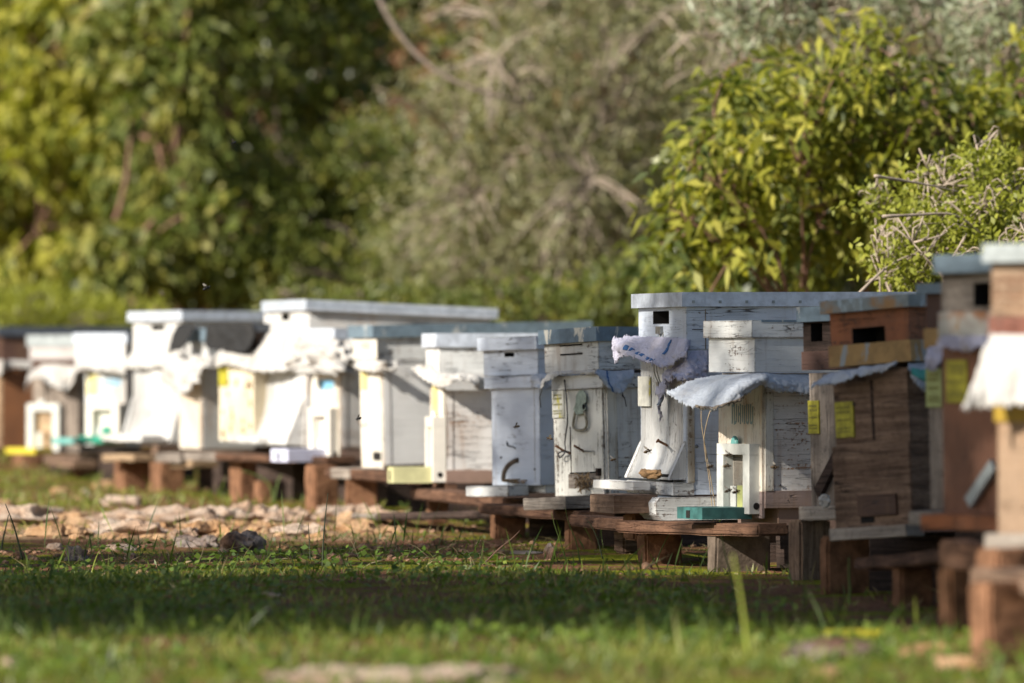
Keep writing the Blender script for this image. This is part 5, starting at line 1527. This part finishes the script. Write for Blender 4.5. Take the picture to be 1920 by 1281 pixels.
rock(156, 928, 18, 15, 'limestone', 'small white pebble beside the orange stone', None, 8)
rock(200, 916, 46, 20, 'limestone_orange', 'orange stone at the foot of the upright brown block', None, 9)
rock(128, 984, 24, 16, 'limestone_orange', 'bright orange pebble between the limestone slabs', None, 10)
rock(452, 1035, 78, 48, 'limestone_dark', 'dark pitted rock at the shade edge right of the middle of the grass', .04, 11, .45, 0, 5)
rock(370, 1022, 88, 30, 'limestone_dark', 'dull stone left of the dark pitted rock', .05, 12, .35, 0, 5)
rock(142, 1052, 46, 36, 'limestone_dark', 'dark red clod of stone in the shaded moss at the left', .03, 13, .5)
rock(245, 1048, 22, 16, 'limestone_dark', 'small red clod in the middle of the shaded moss', None, 14)
rock(224, 1030, 70, 14, 'limestone', 'low pale stone in the dapples below the ledge', .05, 15)
rock(102, 1030, 34, 14, 'limestone', 'small pinkish stone in the dapples at the left below the ledge', .04, 24)
rock(268, 1077, 32, 12, 'limestone_orange', 'flat brown pebble at the shade edge in the moss', None, 16)
rock(190, 1076, 18, 8, 'limestone', 'tiny grey pebble at the shade edge left of the brown one', None, 17)
rock(508, 1120, 36, 12, 'limestone', 'small white crumb of stone in the shaded grass', None, 18, .5)
rock(718, 1283, 500, 44, 'limestone', 'large blurred pinkish stone slab in the nearest grass', .12, 19, .5, 0, 5, .42)
rock(1565, 1232, 190, 42, 'limestone_dark', 'broad brownish stone in front of the brown block at the right', .07, 20, .35, 0, 5)
rock(1740, 1226, 110, 28, 'limestone_orange', 'tan stone right of the yellow strip', .05, 21, .35, 0, 5)
rock(1800, 1255, 100, 34, 'limestone_orange', 'orange sunlit stone at the foot of the large brown block', .04, 22, .4, 0, 5)
rock(1555, 1265, 60, 22, 'limestone_orange', 'small orange stone at the bottom below the broad brownish one', .03, 23, .4)
rock(1030, 1048, 24, 40, 'limestone_dark', 'upright red clod in front of the weathered landing board', .012, 25, .5)
rock(980, 1038, 70, 7, 'limestone', 'thin flat pale stone flake in front of the brown blocks', .04, 26, .3)
rock(20, 1250, 40, 24, 'limestone', 'blurred pale stone in the bottom left corner', .03, 27, .3)
p = gpt(1605, 1202, .012)
o = box('yellow_strip', -.048, .048, -.006, .006, -.007, .006, M['tag'], None, .002)
o.location = p
o.rotation_euler = (0, 0, R(4))
tag(o, 'strip of yellow plastic lying in the grass before the stones', 'plastic strip')

# rubble between the ledges
bm = bmesh.new()
rr = random.Random(15)
for k in range(280):
    d = rr.gauss(15.3, .75)
    x = rr.uniform(-.095, -.018) * d
    r = rr.uniform(.006, .022) * (1.9 if rr.random() < .12 else 1)
    q = bmesh.ops.create_icosphere(bm, subdivisions=2, radius=r)
    z = gh(x, d)
    f = rr.uniform(.35, .7)
    o3 = Vector((k * 1.7, 0, 3))
    for v in q['verts']:
        v.co *= 1 + mn.noise(v.co / r * 1.2 + o3) * .7
        v.co = Vector((v.co.x * 1.3 + x, v.co.y + d, v.co.z * f + z + r * .1))
tag(bm_obj('rubble', bm, M['limestone_orange'], None, False), kind='stuff')

# pebbles and crumbs of soil
bm = bmesh.new()
rr = random.Random(5)
for k in range(2600):
    d = rr.choice((rr.uniform(11.8, 17.5), rr.uniform(12.5, 15.5), rr.uniform(7.4, 20)))
    x = rr.uniform(-.115, .06 if d > 11 else .1) * d
    r = rr.uniform(.003, .010) * (2.0 if rr.random() < .08 else 1)
    if mn.noise(Vector((x * 2.3, d * 1.6, 5))) < .12 + (-.35 if 14.2 < d < 17 and x < -.3 else 0):
        continue
    q = bmesh.ops.create_icosphere(bm, subdivisions=1, radius=r)
    z = gh(x, d)
    f = rr.uniform(.4, .9)
    for v in q['verts']:
        v.co = Vector((v.co.x * rr.uniform(.8, 1.3) + x, v.co.y + d, v.co.z * f + z + r * .2))
tag(bm_obj('pebbles', bm, M['pebble'], None, False), kind='stuff')

# ------------------------------------------------------------------ grass
def blades(name, n, dens, hmin, hmax, wmin, wmax, mat, zone, bias=.45, lean=.5, kindstuff=True, sub=None):
    d0, d1, x0, x1 = zone
    u = RNG.random(n)
    y = np.sqrt(d0 * d0 + (d1 * d1 - d0 * d0) * u)
    x = (x0 + (x1 - x0) * RNG.random(n)) * y
    keep = np.array([dens(a, b_) for a, b_ in zip(x, y)]) > RNG.random(n)
    x, y = x[keep], y[keep]
    n = len(x)
    z = np.array([gh(a, b_) for a, b_ in zip(x, y)]) - .003
    B = np.stack([x, y, z], 1)
    h_ = RNG.uniform(hmin, hmax, n) * (0.6 + .8 * RNG.random(n) ** 2)
    ln = RNG.normal(0, lean, (n, 2))
    d = unit(np.stack([ln[:, 0], ln[:, 1], np.ones(n)], 1))
    V = leaf_quads(B, d, h_, RNG.uniform(wmin, wmax, n), .25 * RNG.random(), .0)
    rnd = bias + RNG.normal(0, .2, n) + np.array([mn.noise(Vector((a * 2.1, b_ * 2.1, 4))) * .35 for a, b_ in zip(x, y)])
    return V, rnd

def nz(x, y, s=1.6, o=0.0):
    return mn.noise(Vector((x * s, y * s, o)))

# not under the hives: left of the line of the row
def row_x(y):
    return .80 - (y - 8.3) * .183 - (.0 if y < 12 else .02)

def d_near(x, y):
    r = 1.0 if x < row_x(y) - .05 else .25
    px = CX + x / y * F
    if 9.7 < y < 11.3 and px > 1330: r *= .22
    base_ = .72 if y < 9.6 else .44
    return max(0, r * (base_ + .75 * nz(x, y, 1.9)))

def d_mid(x, y):
    r = .30 if x < row_x(y) - .02 else .08
    return max(0, r + .55 * nz(x, y, 2.2, 3))

def d_far(x, y):
    r = .66 if x < row_x(y) + .05 else .35
    if 14.4 < y < 17.0: r *= .35
    return max(0, r + .6 * nz(x, y, 1.3, 7))

def d_row(x, y):
    e = abs(x - row_x(y) + .06)
    return max(0, (1 - e / .22)) * (.45 + .9 * nz(x, y, 3.0, 31))

def d_wide(x, y):
    return max(0, .6 + .6 * nz(x, y, 1.3, 7))

Vs, Rs = [], []
for a in ((60000, d_near, .012, .032, .0025, .0048, (7.2, 11.9, -.13, .12), .68, .6),
          (20000, d_mid, .010, .028, .003, .005, (11.6, 14.6, -.13, .09), .35, .7),
          (30000, d_far, .02, .055, .004, .008, (14.3, 26, -.14, .10), .78, .5),
          (1500, d_near, .04, .08, .004, .006, (7.2, 11.9, -.13, .12), .45, .35),
          (5200, d_row, .035, .11, .003, .0055, (8.6, 23, -.12, .11), .5, .35),
          (30000, d_wide, .015, .045, .004, .007, (7.2, 26, -.42, -.12), .62, .6),
          (9000, d_wide, .02, .06, .004, .007, (7.2, 26, .12, .32), .62, .6),
          (900, d_mid, .05, .13, .003, .0045, (11.6, 14.6, -.13, .09), .4, .3)):
    V, r_ = blades('grass', a[0], a[1], a[2], a[3], a[4], a[5], None, a[6], a[7], a[8])
    Vs.append(V); Rs.append(r_)
o = quads_obj('grass', np.concatenate(Vs), np.concatenate(Rs), L_GRASS)
tag(o, kind='stuff')

# clover and other broad leaved ground cover
def clover():
    n = 15000
    y = np.sqrt(7.2 ** 2 + (13.2 ** 2 - 7.2 ** 2) * RNG.random(n))
    x = (-.13 + .25 * RNG.random(n)) * y
    px = CX + x / y * F
    k = np.array([nz(a, b_, 2.6, 11) for a, b_ in zip(x, y)])
    thr = np.where(y < 12, .05, .18)
    k = k + np.where((abs(px - 1240) < 90) & (abs(y - 9.6) < .22), .5, 0)
    keep = (k > thr) & (x < np.array([row_x(b_) for b_ in y]))
    x, y = x[keep], y[keep]
    n = len(x)
    hh = RNG.uniform(.006, .028, n)
    z = np.array([gh(a, b_) for a, b_ in zip(x, y)]) + hh
    B = np.stack([x, y, z], 1)
    d = unit(np.concatenate([RNG.normal(0, 1, (n, 2)), RNG.normal(.15, .3, (n, 1))], 1))
    L = RNG.uniform(.010, .020, n)
    return leaf_quads(B, d, L, L * .75, .15, 1.6), RNG.normal(.5, .2, n)
V, r_ = clover()
tag(quads_obj('ground_cover', V, r_, L_CLOV), kind='stuff')

V, r_ = blades('dry_grass', 2600, lambda x, y: max(0, .35 + nz(x, y, 1.5, 9)), .02, .09, .0015, .003, None, (10, 17, -.12, .10), .5, 1.2)
tag(quads_obj('dry_grass', V, r_, L_DRYG), kind='stuff')
V, r_ = blades('litter', 7000, lambda x, y: max(0, .15 + 1.2 * nz(x, y, 1.8, 19)), .012, .03, .006, .012, None, (11.4, 17, -.12, .10), .15, 4.0)
tag(quads_obj('leaf_litter', V, r_, L_DRYG), kind='stuff')

# single stems that stand out
def stem(px, py, d, pts, r, mat, label, name='grass_stem'):
    g = gpt(px, py)
    d = g.y
    path = catmull([g] + [wpt(x, y, d) for x, y in pts], 14)
    o = tube(name, path, [r * (1.1 - .06 * i) for i in range(14)], mat, None, 5)
    tag(o, label, 'grass stem', 'tall single grass stems')
m_st = plain('green_stem', (0.10, 0.14, 0.03), .6)
m_sty = plain('yellow_green_stem', (0.30, 0.34, 0.05), .6)
m_std = plain('dark_stem', (0.035, 0.045, 0.02), .7)
stem(1405, 1240, 0, [(1398, 1180), (1388, 1110), (1374, 1040)], .0036, m_sty, 'tall blurred yellow green stem in front of the teal landing board')
stem(605, 1065, 0, [(606, 1020), (610, 970), (615, 925)], .0022, m_std, 'dark upright stem in front of the pale limestone')
stem(582, 1050, 0, [(580, 1015), (578, 980)], .0016, m_std, 'thin short stem left of the dark upright one')
stem(42, 1050, 0, [(34, 1015), (24, 980), (10, 945)], .0026, m_std, 'bent dark stem at the left edge leaning left')
stem(2, 1035, 0, [(6, 1010), (12, 985), (16, 965)], .0026, m_std, 'dark stem at the left edge crossing the bent one')
stem(514, 945, 0, [(516, 930), (521, 905), (528, 890)], .005, m_st, 'green blade leaning right in front of the brown blocks')
stem(512, 945, 0, [(508, 915), (490, 895), (455, 883)], .004, m_st, 'green blade arching left in front of the brown blocks')
stem(1062, 1052, 0, [(1052, 1020), (1040, 985), (1034, 960)], .0016, m_st, 'thin blade before the weathered landing board leaning left')
stem(1088, 1055, 0, [(1080, 1015), (1066, 980), (1060, 952)], .0016, m_st, 'thin blade right of the other one before the weathered landing board')
stem(1130, 1048, 0, [(1120, 1010), (1108, 985), (1100, 975)], .0016, m_std, 'dark thin blade before the gap under the hook wire hive')
stem(1230, 1058, 0, [(1238, 1035), (1250, 1010), (1262, 990)], .0018, m_st, 'thin arching blade in front of the rust brown block')
stem(1375, 1110, 0, [(1370, 1080), (1360, 1040), (1352, 1000)], .002, m_st, 'green blade before the grey block')
stem(1590, 1130, 0, [(1594, 1110), (1592, 1080), (1592, 1045)], .0035, m_st, 'thick green stem in front of the rusty lidded hive')
stem(905, 1060, 0, [(935, 1030), (960, 1010), (975, 995)], .002, plain('brown_stalk', (.16, .09, .06), .8), 'brown dry stalk leaning before the brown block', 'dry_stalk')
stem(360, 1078, 0, [(372, 1055), (380, 1035), (386, 1008)], .0014, M['straw'], 'dry straw left of the dark pitted rock', 'dry_stalk')
stem(172, 1075, 0, [(176, 1060), (182, 1042), (190, 1030)], .0022, m_sty, 'short yellow green blade in the shaded moss')
stem(780, 1180, 0, [(790, 1155), (800, 1125), (812, 1095)], .0018, m_st, 'faint blurred green blade in the shaded grass')

# ------------------------------------------------------------------ bees
def lathe(bm, prof, seg=10):
    rings = []
    for x, r in prof:
        rings.append([bm.verts.new((x, math.cos(2 * math.pi * k / seg) * r, math.sin(2 * math.pi * k / seg) * r)) for k in range(seg)])
    for i in range(len(rings) - 1):
        for k in range(seg):
            bm.faces.new((rings[i][k], rings[i][(k + 1) % seg], rings[i + 1][(k + 1) % seg], rings[i + 1][k]))
    bm.faces.new(rings[0][::-1]); bm.faces.new(rings[-1])

def make_bee(label, body):
    t = bpy.data.objects.new('bee', None)
    COL.objects.link(t)
    tag(t, label, 'bee', 'bees flying round the hives')
    bm = bmesh.new()
    lathe(bm, [(-.0085, .0003), (-.0075, .0014), (-.0055, .0024), (-.003, .0027), (-.0008, .0018), (-.0004, .0009), (.0004, .0016), (.0018, .0023), (.0034, .002), (.0042, .0009), (.0046, .0011), (.0056, .0016), (.0066, .0013), (.0072, .0004)])
    for sx in (-1, 1):
        for k, (x, dx) in enumerate(((.0032, .002), (.002, 0), (.0008, -.003))):
            v, f = tube_data([(x, sx * .0012, -.0014), (x + dx * .5, sx * .003, -.003), (x + dx, sx * .003, -.0055)], .0003, 4)
            o = [bm.verts.new(q) for q in v]
            for q in f:
                bm.faces.new([o[i] for i in q])
    bm_obj('body', bm, M[body], t, True)
    for sx in (-1, 1):
        V = [(.0022, sx * .001, .0018), (.001, sx * .006, .0052), (-.0012, sx * .0092, .0074), (-.0034, sx * .0088, .0072), (-.0032, sx * .005, .0046), (-.0004, sx * .0012, .002)]
        V2 = V + [(x, y, z + .0001) for x, y, z in V]
        mesh_obj('wing', V2, [(0, 1, 2, 3, 4, 5), (11, 10, 9, 8, 7, 6)] + [(i, i + 6, (i + 1) % 6 + 6, (i + 1) % 6) for i in range(6)], M['bee_wing'], t)
    return t

def copy_tree(o, parent=None):
    c = o.copy()
    COL.objects.link(c)
    if parent: c.parent = parent
    for ch in o.children:
        copy_tree(ch, c)
    return c

bee_dk = make_bee('dark bee flying in front of the foliage above the felt, the lower of the two', 'bee_dark')
bee_br = make_bee('bee hovering beside the rusty nail of the tall sharp hive', 'bee_body')
BL = [(bee_br, 'bee flying low before the landing board with the clay lump', 1150, 862, 12.0, 40, -10, 1.0), (bee_br, 'bee flying in front of the arched hive', 968, 800, 13.0, 190, 10, 1.0), (bee_br, 'bee flying left of the hook wire', 1030, 822, 12.6, 170, -15, 1.0),
      (bee_dk, None, 388, 540, 11.6, 10, -26, 1.15), (bee_dk, 'dark bee flying high in front of the left foliage', 438, 268, 11.8, 160, 20, .8),
      (bee_dk, 'dark bee in front of the white hive under the longest blue grey lid', 672, 785, 12.3, 200, 15, .9),
      (bee_br, None, 1215, 846, 12.1, 15, -18, 1.25), (bee_br, 'bee hovering before the dry stems of the tall sharp hive', 1332, 875, 11.75, 30, -15, 1.1),
      (bee_br, 'bee at the top of the white entrance frame with the teal board', 1366, 853, 11.6, 20, -10, 1.1), (bee_br, 'bee just inside the upper opening of the entrance frame with the teal board', 1364, 874, 11.55, 10, -4, 1.2),
      (bee_br, 'bee flying in front of the peeling side right of the entrance frame', 1453, 876, 11.6, 5, 0, 1.15), (bee_br, 'left of the two bees low in the entrance frame with the teal board', 1366, 920, 11.6, 20, -20, 1.15),
      (bee_br, 'right of the two bees low in the entrance frame with the teal board', 1381, 922, 11.62, 15, -16, 1.15), (bee_br, 'blurred orange bee far behind at the left above the tall white hive', 305, 553, 17, 30, 0, 1.3)]
for src, lab, px, py, d, rz, ry, sc in BL:
    b = src if lab is None else copy_tree(src)
    b.location = wpt(px, py, d)
    b.rotation_euler = (R(15), R(ry), R(rz))
    b.scale = (sc, sc, sc)
    if lab: b['label'] = lab
